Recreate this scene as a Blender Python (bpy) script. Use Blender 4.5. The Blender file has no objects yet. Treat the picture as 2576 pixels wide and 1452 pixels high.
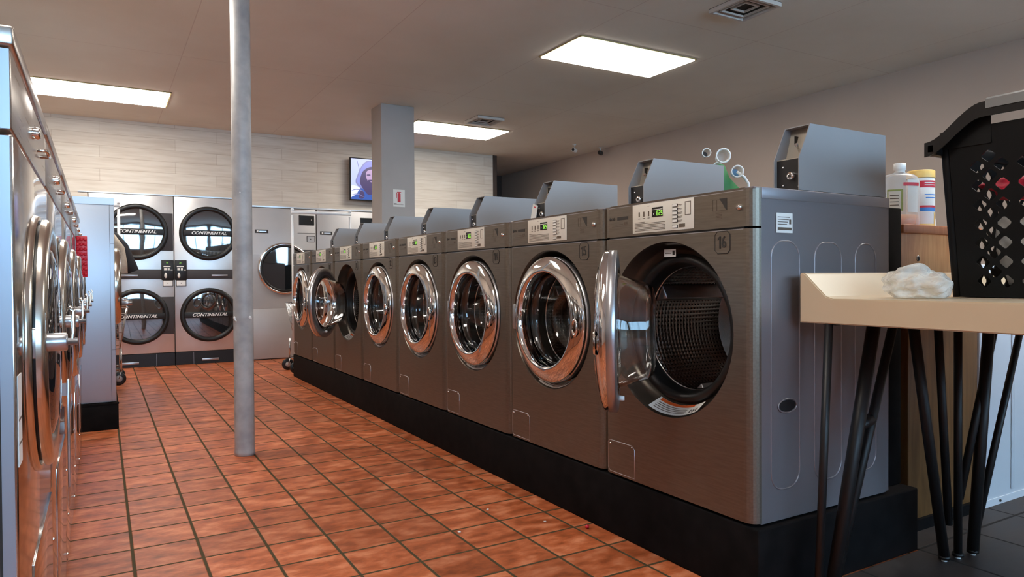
import bpy, bmesh, math, random
from math import sin, cos, pi, radians, sqrt
from mathutils import Vector, Matrix
random.seed(7)
S = bpy.context.scene
COL = S.collection

# ------------------------------------------------------------------ materials
def mat(name, col=(.5, .5, .5), rough=.5, metal=0.0, spec=.5, emit=None, es=0.0, trans=0.0, ior=1.45, alpha=1.0, coat=0.0):
    m = bpy.data.materials.new(name); m.use_nodes = True
    b = m.node_tree.nodes['Principled BSDF']
    b.inputs['Base Color'].default_value = (*col, 1); b.inputs['Roughness'].default_value = rough
    b.inputs['Metallic'].default_value = metal; b.inputs['Specular IOR Level'].default_value = spec
    b.inputs['Transmission Weight'].default_value = trans; b.inputs['IOR'].default_value = ior
    b.inputs['Alpha'].default_value = alpha; b.inputs['Coat Weight'].default_value = coat
    if emit:
        b.inputs['Emission Color'].default_value = (*emit, 1); b.inputs['Emission Strength'].default_value = es
    return m
def nt(m): return m.node_tree, m.node_tree.nodes, m.node_tree.links, m.node_tree.nodes['Principled BSDF']
def noise_var(m, c1, c2, scale=(3, 3, 3), nscale=5, detail=4, bump=0.0, rvar=None, lo=.35, hi=.65):
    t, N, L, b = nt(m)
    tc = N.new('ShaderNodeTexCoord'); mp = N.new('ShaderNodeMapping'); mp.inputs['Scale'].default_value = scale
    nz = N.new('ShaderNodeTexNoise'); nz.inputs['Scale'].default_value = nscale; nz.inputs['Detail'].default_value = detail
    cr = N.new('ShaderNodeValToRGB'); cr.color_ramp.elements[0].position = lo; cr.color_ramp.elements[1].position = hi
    cr.color_ramp.elements[0].color = (*c1, 1); cr.color_ramp.elements[1].color = (*c2, 1)
    L.new(tc.outputs['Object'], mp.inputs[0]); L.new(mp.outputs[0], nz.inputs['Vector']); L.new(nz.outputs['Fac'], cr.inputs[0])
    L.new(cr.outputs[0], b.inputs['Base Color'])
    if bump:
        bp = N.new('ShaderNodeBump'); bp.inputs['Strength'].default_value = bump; bp.inputs['Distance'].default_value = .002
        L.new(nz.outputs['Fac'], bp.inputs['Height']); L.new(bp.outputs[0], b.inputs['Normal'])
    if rvar:
        mr = N.new('ShaderNodeMapRange'); mr.inputs['To Min'].default_value = rvar[0]; mr.inputs['To Max'].default_value = rvar[1]
        L.new(nz.outputs['Fac'], mr.inputs['Value']); L.new(mr.outputs[0], b.inputs['Roughness'])
    return m

TS = .2056
def tile_mat(name, c1, c2, c3, grout, ox, oy, s, mortar=.008, rough=(.32, .5), stretch=(4, 7, 4)):
    m = mat(name); t, N, L, b = nt(m)
    tc = N.new('ShaderNodeTexCoord'); sep = N.new('ShaderNodeSeparateXYZ'); L.new(tc.outputs['Object'], sep.inputs[0])
    def mth(op, a, bb=None, cl=False):
        n = N.new('ShaderNodeMath'); n.operation = op; n.use_clamp = cl
        for i, v in enumerate((a, bb)):
            if v is None: continue
            if isinstance(v, (int, float)): n.inputs[i].default_value = v
            else: L.new(v, n.inputs[i])
        return n.outputs[0]
    ux = mth('DIVIDE', mth('SUBTRACT', sep.outputs['X'], ox), s); uy = mth('DIVIDE', mth('SUBTRACT', sep.outputs['Y'], oy), s)
    fx, fy = mth('FRACT', ux), mth('FRACT', uy)
    ex = mth('SUBTRACT', .5, mth('ABSOLUTE', mth('SUBTRACT', fx, .5))); ey = mth('SUBTRACT', .5, mth('ABSOLUTE', mth('SUBTRACT', fy, .5)))
    e = mth('MINIMUM', ex, ey); h = mortar / s
    mask = mth('DIVIDE', mth('SUBTRACT', e, h * .45), h * .35, True)       # 0 grout, 1 tile
    comb = N.new('ShaderNodeCombineXYZ'); L.new(mth('FLOOR', ux), comb.inputs[0]); L.new(mth('FLOOR', uy), comb.inputs[1])
    wn = N.new('ShaderNodeTexWhiteNoise'); wn.noise_dimensions = '3D'; L.new(comb.outputs[0], wn.inputs['Vector'])
    mp = N.new('ShaderNodeMapping'); mp.inputs['Scale'].default_value = stretch; L.new(tc.outputs['Object'], mp.inputs[0])
    va = N.new('ShaderNodeVectorMath'); va.operation = 'ADD'
    sc = N.new('ShaderNodeVectorMath'); sc.operation = 'SCALE'; sc.inputs['Scale'].default_value = 13
    L.new(wn.outputs['Color'], sc.inputs[0]); L.new(sc.outputs[0], va.inputs[1]); L.new(mp.outputs[0], va.inputs[0])
    nz = N.new('ShaderNodeTexNoise'); nz.inputs['Scale'].default_value = 2.6; nz.inputs['Detail'].default_value = 5; nz.inputs['Roughness'].default_value = .6
    L.new(va.outputs[0], nz.inputs['Vector'])
    cr = N.new('ShaderNodeValToRGB'); el = cr.color_ramp.elements
    el[0].position = .3; el[0].color = (*c1, 1); el[1].position = .68; el[1].color = (*c3, 1); k = el.new(.5); k.color = (*c2, 1)
    L.new(nz.outputs['Fac'], cr.inputs[0])
    hs = N.new('ShaderNodeHueSaturation'); mr = N.new('ShaderNodeMapRange'); mr.inputs['To Min'].default_value = .8; mr.inputs['To Max'].default_value = 1.12
    L.new(wn.outputs['Value'], mr.inputs['Value']); L.new(mr.outputs[0], hs.inputs['Value']); L.new(cr.outputs[0], hs.inputs['Color'])
    mx = N.new('ShaderNodeMix'); mx.data_type = 'RGBA'; mx.inputs[6].default_value = (*grout, 1)
    L.new(mask, mx.inputs[0]); L.new(hs.outputs[0], mx.inputs[7]); L.new(mx.outputs[2], b.inputs['Base Color'])
    r = N.new('ShaderNodeMapRange'); r.inputs['To Min'].default_value = rough[0]; r.inputs['To Max'].default_value = rough[1]
    L.new(nz.outputs['Fac'], r.inputs['Value'])
    rm = N.new('ShaderNodeMix'); rm.data_type = 'FLOAT'; rm.inputs[2].default_value = .9; L.new(mask, rm.inputs[0]); L.new(r.outputs[0], rm.inputs[3]); L.new(rm.outputs[0], b.inputs['Roughness'])
    hh = mth('ADD', mth('MULTIPLY', mask, 1.0), mth('MULTIPLY', nz.outputs['Fac'], .35))
    bp = N.new('ShaderNodeBump'); bp.inputs['Strength'].default_value = .5; bp.inputs['Distance'].default_value = .003
    L.new(hh, bp.inputs['Height']); L.new(bp.outputs[0], b.inputs['Normal'])
    return m

def plank_mat():
    m = mat('whitewashed_planks', rough=.6); t, N, L, b = nt(m)
    tc = N.new('ShaderNodeTexCoord'); mp = N.new('ShaderNodeMapping'); mp.inputs['Rotation'].default_value = (radians(90), 0, 0)
    L.new(tc.outputs['Object'], mp.inputs[0])
    br = N.new('ShaderNodeTexBrick'); br.offset = .37; br.inputs['Scale'].default_value = 1; br.inputs['Brick Width'].default_value = 1.15
    br.inputs['Row Height'].default_value = .125; br.inputs['Mortar Size'].default_value = .0022; br.inputs['Mortar Smooth'].default_value = .3
    br.inputs['Color1'].default_value = (.70, .65, .57, 1); br.inputs['Color2'].default_value = (.65, .59, .51, 1); br.inputs['Mortar'].default_value = (.50, .43, .35, 1)
    L.new(mp.outputs[0], br.inputs['Vector'])
    m2 = N.new('ShaderNodeMapping'); m2.inputs['Scale'].default_value = (1.2, 1, 14); L.new(tc.outputs['Object'], m2.inputs[0])
    nz = N.new('ShaderNodeTexNoise'); nz.inputs['Scale'].default_value = 2.2; nz.inputs['Detail'].default_value = 6; L.new(m2.outputs[0], nz.inputs['Vector'])
    mx = N.new('ShaderNodeMix'); mx.data_type = 'RGBA'; mx.blend_type = 'MULTIPLY'; mx.inputs[0].default_value = .5
    cr = N.new('ShaderNodeValToRGB'); cr.color_ramp.elements[0].position = .3; cr.color_ramp.elements[0].color = (.72, .66, .6, 1); cr.color_ramp.elements[1].position = .6; cr.color_ramp.elements[1].color = (1, 1, 1, 1)
    L.new(nz.outputs['Fac'], cr.inputs[0]); L.new(br.outputs['Color'], mx.inputs[6]); L.new(cr.outputs[0], mx.inputs[7]); L.new(mx.outputs[2], b.inputs['Base Color'])
    bp = N.new('ShaderNodeBump'); bp.inputs['Strength'].default_value = .3; bp.inputs['Distance'].default_value = .003; bp.invert = True
    L.new(br.outputs['Fac'], bp.inputs['Height']); L.new(bp.outputs[0], b.inputs['Normal'])
    return m

def ceiling_mat():
    m = mat('ceiling_board', rough=.85); t, N, L, b = nt(m)
    tc = N.new('ShaderNodeTexCoord'); mp = N.new('ShaderNodeMapping'); mp.inputs['Location'].default_value = (-2.955, -3.55, 0); L.new(tc.outputs['Object'], mp.inputs[0])
    br = N.new('ShaderNodeTexBrick'); br.offset = 0; br.inputs['Scale'].default_value = 1; br.inputs['Brick Width'].default_value = 1.2; br.inputs['Row Height'].default_value = 2.4
    br.inputs['Mortar Size'].default_value = .004; br.inputs['Mortar Smooth'].default_value = .4
    br.inputs['Color1'].default_value = (.82, .76, .665, 1); br.inputs['Color2'].default_value = (.80, .74, .645, 1); br.inputs['Mortar'].default_value = (.70, .61, .53, 1)
    L.new(mp.outputs[0], br.inputs['Vector'])
    nz = N.new('ShaderNodeTexNoise'); nz.inputs['Scale'].default_value = 1.1; nz.inputs['Detail'].default_value = 5; L.new(tc.outputs['Object'], nz.inputs['Vector'])
    cr = N.new('ShaderNodeValToRGB'); cr.color_ramp.elements[0].position = .35; cr.color_ramp.elements[0].color = (.88, .85, .82, 1); cr.color_ramp.elements[1].position = .6; cr.color_ramp.elements[1].color = (1, 1, 1, 1)
    mx = N.new('ShaderNodeMix'); mx.data_type = 'RGBA'; mx.blend_type = 'MULTIPLY'; mx.inputs[0].default_value = .6
    L.new(nz.outputs['Fac'], cr.inputs[0]); L.new(br.outputs['Color'], mx.inputs[6]); L.new(cr.outputs[0], mx.inputs[7]); L.new(mx.outputs[2], b.inputs['Base Color'])
    return m

def drum_mat():
    m = mat('perforated_drum', (.36, .35, .34), .22, 1.0); t, N, L, b = nt(m)
    uv = N.new('ShaderNodeUVMap'); sep = N.new('ShaderNodeSeparateXYZ'); L.new(uv.outputs[0], sep.inputs[0])
    def mth(op, a, bb=None):
        n = N.new('ShaderNodeMath'); n.operation = op
        for i, v in enumerate((a, bb)):
            if v is None: continue
            if isinstance(v, (int, float)): n.inputs[i].default_value = v
            else: L.new(v, n.inputs[i])
        return n.outputs[0]
    fx = mth('SUBTRACT', mth('FRACT', mth('MULTIPLY', sep.outputs[0], 96)), .5); fy = mth('SUBTRACT', mth('FRACT', mth('MULTIPLY', sep.outputs[1], 25)), .5)
    d = mth('SQRT', mth('ADD', mth('MULTIPLY', fx, fx), mth('MULTIPLY', fy, fy)))
    ins = mth('LESS_THAN', d, .20)
    mx = N.new('ShaderNodeMix'); mx.data_type = 'RGBA'; mx.inputs[6].default_value = (.36, .35, .34, 1); mx.inputs[7].default_value = (.01, .01, .01, 1)
    L.new(ins, mx.inputs[0]); L.new(mx.outputs[2], b.inputs['Base Color'])
    bp = N.new('ShaderNodeBump'); bp.inputs['Strength'].default_value = .8; bp.inputs['Distance'].default_value = .003; L.new(d, bp.inputs['Height']); L.new(bp.outputs[0], b.inputs['Normal'])
    return m

def wood_mat(name, c1, c2):
    m = mat(name, rough=.45); t, N, L, b = nt(m)
    tc = N.new('ShaderNodeTexCoord'); mp = N.new('ShaderNodeMapping'); mp.inputs['Scale'].default_value = (14, 14, 1.6); L.new(tc.outputs['Object'], mp.inputs[0])
    nz = N.new('ShaderNodeTexNoise'); nz.inputs['Scale'].default_value = 2; nz.inputs['Detail'].default_value = 5; nz.inputs['Distortion'].default_value = 1.2; L.new(mp.outputs[0], nz.inputs['Vector'])
    cr = N.new('ShaderNodeValToRGB'); cr.color_ramp.elements[0].position = .35; cr.color_ramp.elements[0].color = (*c1, 1); cr.color_ramp.elements[1].position = .65; cr.color_ramp.elements[1].color = (*c2, 1)
    L.new(nz.outputs['Fac'], cr.inputs[0]); L.new(cr.outputs[0], b.inputs['Base Color'])
    return m

M = {}
M['tile'] = tile_mat('terracotta_tile', (.24, .050, .012), (.50, .122, .040), (.70, .245, .115), (.060, .042, .013), .0817, 2.7691, TS)
M['dark_tile'] = tile_mat('dark_floor_tile', (.020, .015, .014), (.034, .026, .024), (.05, .04, .036), (.010, .008, .007), .0817, 1.36, .33, rough=(.45, .65))
M['ceiling'] = ceiling_mat()
M['planks'] = plank_mat()
M['taupe'] = noise_var(mat('taupe_wall_paint', rough=.8), (.50, .395, .325), (.54, .43, .355), (1, 1, 1), 1.5)
M['pillar'] = noise_var(mat('grey_pillar_paint', rough=.75), (.40, .375, .355), (.44, .41, .39), (1, 1, 1), 2)
M['dark_wall'] = mat('dark_passage_paint', (.06, .045, .038), .85)
M['white_metal'] = mat('white_enamel', (.70, .70, .72), .35)
M['pole'] = noise_var(mat('grey_pole_paint', rough=.42), (.34, .33, .325), (.47, .455, .44), (2, 2, 2), 6, bump=.15)
M['chip'] = mat('bare_plaster', (.75, .73, .70), .7)
M['face'] = noise_var(mat('washer_front_steel', rough=.42, metal=.85), (.185, .155, .122), (.22, .187, .150), (30, 2, 30), 6, rvar=(.36, .48))
M['side'] = mat('washer_side_enamel', (.27, .25, .265), .34, .5)
M['recess'] = mat('shaded_recess_steel', (.10, .085, .07), .3, .9)  # front steel made darker, shade of the recess painted into its colour
M['rimblack'] = mat('glossy_black_rim', (.006, .006, .006), .28, spec=.5)
M['trimsteel'] = mat('satin_steel', (.50, .50, .52), .30, .9)
M['coinbox'] = mat('coin_box_grey', (.31, .30, .30), .45, .25)
M['coininner'] = mat('coin_box_inner', (.42, .38, .32), .5, .6)
M['chrome'] = mat('chrome', (.78, .77, .76), .06, 1.0)
M['brushed'] = noise_var(mat('mirror_steel', rough=.12, metal=1.0), (.56, .545, .53), (.62, .60, .585), (1, 1, 40), 4, rvar=(.09, .16))
M['panelsteel'] = noise_var(mat('brushed_steel_panel', rough=.3, metal=1.0), (.50, .465, .43), (.56, .52, .485), (1, 1, 30), 5, rvar=(.24, .34))
M['sidesteel'] = mat('blue_grey_side_steel', (.42, .47, .54), .38, .7)
M['goldsteel'] = mat('polished_door_steel', (.66, .61, .54), .2, 1.0)
M['dryersteel'] = noise_var(mat('dryer_steel', rough=.35, metal=.8), (.62, .62, .62), (.72, .72, .72), (1, 1, 1), 3, rvar=(.28, .42))
M['dryergrey'] = noise_var(mat('dryer_grey_enamel', rough=.42, metal=.35), (.43, .42, .42), (.49, .48, .475), (1, 1, 1), 2)
M['black'] = mat('black_plastic', (.012, .012, .013), .4)
M['rubber'] = mat('black_rubber', (.012, .012, .012), .38)
M['darkpanel'] = mat('charcoal_panel', (.045, .040, .042), .5)
M['plinth'] = noise_var(mat('black_plinth_paint', rough=.8, spec=.12), (.004, .0035, .0035), (.008, .0065, .0065), (2, 2, 2), 8, bump=.3)
M['glass'] = mat('clear_glass', (.93, .95, .95), .02, trans=1.0, ior=1.46)
M['doorglass'] = mat('dark_door_glass', (.010, .013, .016), .03, spec=1.0, ior=2.0)
M['drum'] = drum_mat()
M['sticker'] = mat('cream_sticker', (.70, .66, .57), .45)
M['paper'] = mat('white_paper', (.78, .77, .73), .7)
M['ink'] = mat('dark_ink', (.03, .026, .022), .6)
M['inkbrown'] = mat('brown_ink', (.11, .08, .055), .6)
M['button'] = mat('white_button', (.80, .78, .72), .4)
M['lcd'] = mat('black_display', (.008, .008, .008), .2)
M['digit'] = mat('green_digits', (.03, .2, .01), .5, emit=(.45, 1, .12), es=.26)
M['orange'] = mat('orange_print', (.75, .12, .02), .5)
M['red'] = mat('red_plastic', (.62, .012, .03), .35)
M['redprint'] = mat('red_print', (.60, .03, .05), .5)
M['blueprint'] = mat('blue_print', (.05, .22, .60), .5)
M['cream'] = noise_var(mat('cream_laminate', rough=.4), (.60, .46, .30), (.63, .49, .325), (1, 1, 1), 3)
M['legblack'] = mat('black_leg_paint', (.008, .007, .007), .45)
M['wood'] = wood_mat('orange_oak', (.48, .175, .055), (.64, .29, .11))
M['wooddark'] = wood_mat('dark_oak', (.13, .055, .016), (.20, .09, .028))
M['woodtrim'] = wood_mat('red_oak_trim', (.34, .11, .045), (.44, .16, .07))
M['basket'] = mat('black_basket_plastic', (.004, .004, .004), .45, spec=.22)
M['handle'] = mat('grey_handle_grip', (.20, .195, .18), .35)
M['cloth_red'] = noise_var(mat('red_cloth', rough=.9), (.5, .01, .04), (.75, .03, .07), (9, 9, 9), 4, bump=.5)
M['cloth_white'] = noise_var(mat('white_cloth', rough=.9), (.62, .60, .56), (.78, .76, .73), (9, 9, 9), 4, bump=.5)
M['cloth_dark'] = mat('dark_cloth', (.03, .03, .035), .9)
M['cloth_beige'] = noise_var(mat('beige_cloth', rough=.9), (.50, .42, .33), (.60, .52, .42), (9, 9, 9), 4, bump=.5)
M['bag'] = mat('clear_bag_film', (.93, .90, .83), .22, trans=.62, ior=1.2, spec=.7)
M['liquid'] = mat('orange_soap', (.86, .44, .26), .15, trans=.35, ior=1.33)
M['cleartub'] = mat('clear_plastic', (.92, .93, .93), .06, trans=.9, ior=1.2)
M['yellow'] = mat('yellow_lid', (.86, .56, .17), .4)
M['olive'] = mat('olive_label', (.30, .34, .10), .5)
M['whiteplastic'] = mat('white_plastic', (.80, .80, .78), .35)
M['green'] = mat('green_pouch', (.05, .22, .07), .6)
M['bluedeep'] = mat('blue_inside', (.12, .25, .42), .4)
M['troffer'] = mat('troffer_diffuser', (.9, .9, .9), .5, emit=(1.0, .94, .86), es=6.5)
M['trofferframe'] = mat('brass_edge_frame', (.42, .34, .14), .5)
M['ventwhite'] = mat('vent_white', (.60, .55, .50), .6)
M['ventdark'] = mat('vent_dark', (.02, .016, .013), .8)
M['wire'] = mat('chrome_wire', (.6, .6, .6), .2, 1.0)
M['railwhite'] = mat('pale_rail_paint', (.85, .88, .90), .35)
def pane_mat():
    m = bpy.data.materials.new('window_glass'); m.use_nodes = True; N = m.node_tree.nodes; L = m.node_tree.links; N.clear()
    o = N.new('ShaderNodeOutputMaterial'); t = N.new('ShaderNodeBsdfTransparent'); t.inputs[0].default_value = (.85, .95, 1, 1)
    g = N.new('ShaderNodeBsdfGlossy'); g.inputs['Roughness'].default_value = .02; f = N.new('ShaderNodeFresnel'); f.inputs[0].default_value = 1.45
    mx = N.new('ShaderNodeMixShader'); L.new(f.outputs[0], mx.inputs[0]); L.new(t.outputs[0], mx.inputs[1]); L.new(g.outputs[0], mx.inputs[2]); L.new(mx.outputs[0], o.inputs[0])
    return m
M['pane'] = pane_mat()
def film(name, tint, body, k, rough=.15):
    m = bpy.data.materials.new(name); m.use_nodes = True; N = m.node_tree.nodes; L = m.node_tree.links
    p = N['Principled BSDF']; o = N['Material Output']; p.inputs['Base Color'].default_value = (*body, 1); p.inputs['Roughness'].default_value = rough
    t = N.new('ShaderNodeBsdfTransparent'); t.inputs[0].default_value = (*tint, 1); mx = N.new('ShaderNodeMixShader')
    lw = N.new('ShaderNodeLayerWeight'); lw.inputs['Blend'].default_value = .35; mr = N.new('ShaderNodeMapRange'); mr.inputs['To Min'].default_value = k; mr.inputs['To Max'].default_value = min(1, k + .55)
    L.new(lw.outputs['Facing'], mr.inputs['Value']); L.new(mr.outputs[0], mx.inputs[0]); L.new(t.outputs[0], mx.inputs[1]); L.new(p.outputs[0], mx.inputs[2]); L.new(mx.outputs[0], o.inputs['Surface'])
    return m
M['cleartub'] = film('clear_plastic_skin', (.97, .98, .98), (.80, .82, .82), .14)
M['bag'] = film('thin_bag_film', (.98, .96, .92), (.88, .84, .76), .34, .18)
_n = M['bag'].node_tree; _z = _n.nodes.new('ShaderNodeTexNoise'); _z.inputs['Scale'].default_value = 38; _z.inputs['Detail'].default_value = 3; _z.inputs['Distortion'].default_value = 2.2
_t = _n.nodes.new('ShaderNodeTexCoord'); _n.links.new(_t.outputs['Object'], _z.inputs['Vector']); _b = _n.nodes.new('ShaderNodeBump'); _b.inputs['Strength'].default_value = .9; _b.inputs['Distance'].default_value = .006
_n.links.new(_z.outputs['Fac'], _b.inputs['Height']); _n.links.new(_b.outputs[0], _n.nodes['Principled BSDF'].inputs['Normal'])
M['liquid'] = mat('orange_soap_fill', (.88, .42, .22), .2)
def emis(name, c, s=1.0):
    return mat(name, (0, 0, 0), .3, emit=c, es=s * .42)
M['tv_bg'] = emis('screen_pale', (.50, .56, .95), .95); M['tv_hood'] = emis('screen_lilac', (.28, .30, .80), .8); M['tv_dark'] = emis('screen_violet', (.07, .04, .16), .7)
M['tv_skin'] = emis('screen_skin', (.55, .36, .62), .8); M['tv_blue'] = emis('screen_blue', (.03, .10, .45), .8); M['tv_light'] = emis('screen_light', (.72, .76, 1.0), 1.0); M['tv_line'] = emis('screen_line', (.30, .30, .62), .7)

# ------------------------------------------------------------------ mesh helpers
class MB:
    def __init__(s): s.bm = bmesh.new(); s.mats = []; s.uv = None
    def mi(s, m):
        if m not in s.mats: s.mats.append(m)
        return s.mats.index(m)
    def _fin(s, faces, m, smooth):
        i = s.mi(m)
        for f in faces: f.material_index = i; f.smooth = smooth
    def box(s, a, b, m, bev=0.0, seg=2, X=None):
        n0 = len(s.bm.faces)
        tmp = bmesh.new(); bmesh.ops.create_cube(tmp, size=1)
        a, b = Vector(a), Vector(b); c = (a + b) / 2; d = b - a
        for v in tmp.verts: v.co = Vector((v.co.x * d.x, v.co.y * d.y, v.co.z * d.z)) + c
        if bev: bmesh.ops.bevel(tmp, geom=list(tmp.edges), offset=bev, segments=seg, affect='EDGES', profile=.5)
        s.merge(tmp, m, bev > 0, X)
    def merge(s, tmp, m, smooth=False, X=None):
        mp = {}
        for v in tmp.verts: mp[v] = s.bm.verts.new(X @ v.co if X else v.co)
        i = s.mi(m)
        for f in tmp.faces:
            try: g = s.bm.faces.new([mp[v] for v in f.verts])
            except ValueError: continue
            g.material_index = i; g.smooth = smooth
        tmp.free()
    def poly(s, pts, m, smooth=False):
        f = s.bm.faces.new([s.bm.verts.new(p) for p in pts]); f.material_index = s.mi(m); f.smooth = smooth
    def prism(s, pts, d, m, bev=0.0):
        """extrude a planar polygon (3D points) by vector d"""
        tmp = bmesh.new(); d = Vector(d)
        A = [tmp.verts.new(p) for p in pts]; B = [tmp.verts.new(Vector(p) + d) for p in pts]; n = len(pts)
        tmp.faces.new(A); tmp.faces.new(list(reversed(B)))
        for k in range(n): tmp.faces.new((A[k], B[k], B[(k + 1) % n], A[(k + 1) % n]))
        bmesh.ops.recalc_face_normals(tmp, faces=tmp.faces)
        if bev: bmesh.ops.bevel(tmp, geom=list(tmp.edges), offset=bev, segments=2, affect='EDGES', profile=.5)
        s.merge(tmp, m, bev > 0)
    def tube(s, pts, r, m, n=10, cap=True, closed=False):
        pts = [Vector(p) for p in pts]; k = len(pts)
        rs = r if isinstance(r, (list, tuple)) else [r] * k
        rings = []; up = None
        for i, p in enumerate(pts):
            if closed: t = (pts[(i + 1) % k] - pts[i - 1]).normalized()
            else: t = (pts[min(i + 1, k - 1)] - pts[max(i - 1, 0)]).normalized()
            if up is None: up = t.orthogonal().normalized()
            up = (up - t * up.dot(t)); up = up.normalized() if up.length > 1e-6 else t.orthogonal().normalized()
            w = t.cross(up)
            rings.append([s.bm.verts.new(p + (up * cos(2 * pi * j / n) + w * sin(2 * pi * j / n)) * rs[i]) for j in range(n)])
        i0 = s.mi(m)
        for i in range(k if closed else k - 1):
            A, B = rings[i], rings[(i + 1) % k]
            for j in range(n):
                f = s.bm.faces.new((A[j], A[(j + 1) % n], B[(j + 1) % n], B[j])); f.material_index = i0; f.smooth = True
        if cap and not closed:
            for R, rev in ((rings[0], True), (rings[-1], False)):
                f = s.bm.faces.new(list(reversed(R)) if rev else R); f.material_index = i0
    def lathe(s, prof, m, c=(0, 0, 0), axis='x', n=56, closed=False, a0=0, a1=2 * pi, uv=False, sy=1.0, sz=1.0):
        """prof: list of (along_axis, radius)"""
        c = Vector(c); full = abs(a1 - a0 - 2 * pi) < 1e-6; cnt = n if full else n + 1
        rings = []
        for (t, r) in prof:
            R = []
            for j in range(cnt):
                a = a0 + (a1 - a0) * j / n; u, v = cos(a) * r * sy, sin(a) * r * sz
                p = {'x': Vector((t, u, v)), 'y': Vector((u, t, v)), 'z': Vector((u, v, t))}[axis]
                R.append(s.bm.verts.new(c + p))
            rings.append(R)
        i0 = s.mi(m); K = len(prof)
        if uv and s.uv is None: s.uv = s.bm.loops.layers.uv.new('UVMap')
        for i in range(K if closed else K - 1):
            A, B = rings[i], rings[(i + 1) % K]
            for j in range(n):
                j2 = (j + 1) % cnt if full else j + 1
                f = s.bm.faces.new((A[j], A[j2], B[j2], B[j])); f.material_index = i0; f.smooth = True
                if uv:
                    for lp, (uu, vv) in zip(f.loops, ((j / n, i / (K - 1)), ((j + 1) / n, i / (K - 1)), ((j + 1) / n, (i + 1) / (K - 1)), (j / n, (i + 1) / (K - 1)))): lp[s.uv].uv = (uu, vv)
    def disc(s, c, r, m, axis='x', n=48, sy=1.0, sz=1.0):
        P = []
        for j in range(n):
            a = 2 * pi * j / n; u, v = cos(a) * r * sy, sin(a) * r * sz
            P.append(Vector(c) + {'x': Vector((0, u, v)), 'y': Vector((u, 0, v)), 'z': Vector((u, v, 0))}[axis])
        s.poly(P, m)
    def sphere(s, c, r, m, sc=(1, 1, 1), n=16):
        tmp = bmesh.new(); bmesh.ops.create_uvsphere(tmp, u_segments=n, v_segments=max(6, n // 2), radius=r)
        for v in tmp.verts: v.co = Vector((v.co.x * sc[0], v.co.y * sc[1], v.co.z * sc[2])) + Vector(c)
        s.merge(tmp, m, True)
    def plate_hole(s, u0, u1, v0, v1, cu, cv, r, m, F, n=64):
        """flat rectangle with a round hole; F(u,v)->3D"""
        ang = [2 * pi * j / n for j in range(n)]
        for (u, v) in ((u0, v0), (u1, v0), (u1, v1), (u0, v1)):
            a = math.atan2(v - cv, u - cu) % (2 * pi); k = min(range(n), key=lambda q: abs(ang[q] - a)); ang[k] = a
        ang.sort(); In, Out = [], []
        for a in ang:
            du, dv = cos(a), sin(a)
            ts = []
            if du > 1e-9: ts.append((u1 - cu) / du)
            if du < -1e-9: ts.append((u0 - cu) / du)
            if dv > 1e-9: ts.append((v1 - cv) / dv)
            if dv < -1e-9: ts.append((v0 - cv) / dv)
            t = min(ts); In.append(s.bm.verts.new(F(cu + r * du, cv + r * dv))); Out.append(s.bm.verts.new(F(cu + t * du, cv + t * dv)))
        i0 = s.mi(m)
        for j in range(n):
            f = s.bm.faces.new((In[j], In[(j + 1) % n], Out[(j + 1) % n], Out[j])); f.material_index = i0
    def mesh(s, name, recalc=True):
        if recalc: bmesh.ops.recalc_face_normals(s.bm, faces=s.bm.faces)
        me = bpy.data.meshes.new(name); s.bm.to_mesh(me); s.bm.free()
        for m in s.mats: me.materials.append(m)
        return me
    def build(s, name, parent=None, loc=(0, 0, 0), recalc=True):
        o = bpy.data.objects.new(name, s.mesh(name, recalc)); COL.objects.link(o); o.location = loc
        if parent: o.parent = parent
        return o

def thing(name, label, cat, loc=(0, 0, 0), rz=0, group=None):
    o = bpy.data.objects.new(name, None); COL.objects.link(o); o.location = loc; o.rotation_euler = (0, 0, rz); o.empty_display_size = .1
    tag(o, label, cat, group); return o
def tag(o, label, cat, group=None, kind=None):
    o['label'] = label; o['category'] = cat
    if group: o['group'] = group
    if kind: o['kind'] = kind
    return o
def struct(o, label=None, cat=None):
    o['kind'] = 'structure'
    if label: o['label'] = label
    if cat: o['category'] = cat
    return o
def copy_tree(o, parent=None):
    c = o.copy(); COL.objects.link(c); c.parent = parent
    for ch in list(o.children): copy_tree(ch, c)
    return c
FX = Matrix(((0, 0, -1, 0), (-1, 0, 0, 0), (0, 1, 0, 0), (0, 0, 0, 1)))   # text plane -> faces -x
FY = Matrix(((1, 0, 0, 0), (0, 0, -1, 0), (0, 1, 0, 0), (0, 0, 0, 1)))    # text plane -> faces -y
def text_into(mb, body, size, pos, facing, m, depth=.0006, align='CENTER', width=None, shear=0.0, off=0.0):
    cu = bpy.data.curves.new('txt', 'FONT'); cu.body = body; cu.size = size; cu.align_x = align; cu.align_y = 'CENTER'; cu.extrude = depth; cu.shear = shear; cu.offset = off
    ob = bpy.data.objects.new('txt', cu); COL.objects.link(ob)
    dg = bpy.context.evaluated_depsgraph_get(); me = bpy.data.meshes.new_from_object(ob.evaluated_get(dg))
    xs = [v.co.x for v in me.vertices]; w = (max(xs) - min(xs)) if xs else 1
    k = width / w if width else 1
    T = Matrix.Translation(Vector(pos)) @ facing @ Matrix.Diagonal((k, 1, 1, 1))
    tmp = bmesh.new(); tmp.from_mesh(me); mb.merge(tmp, m, False, T)
    bpy.data.objects.remove(ob); bpy.data.curves.remove(cu); bpy.data.meshes.remove(me)
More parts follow.
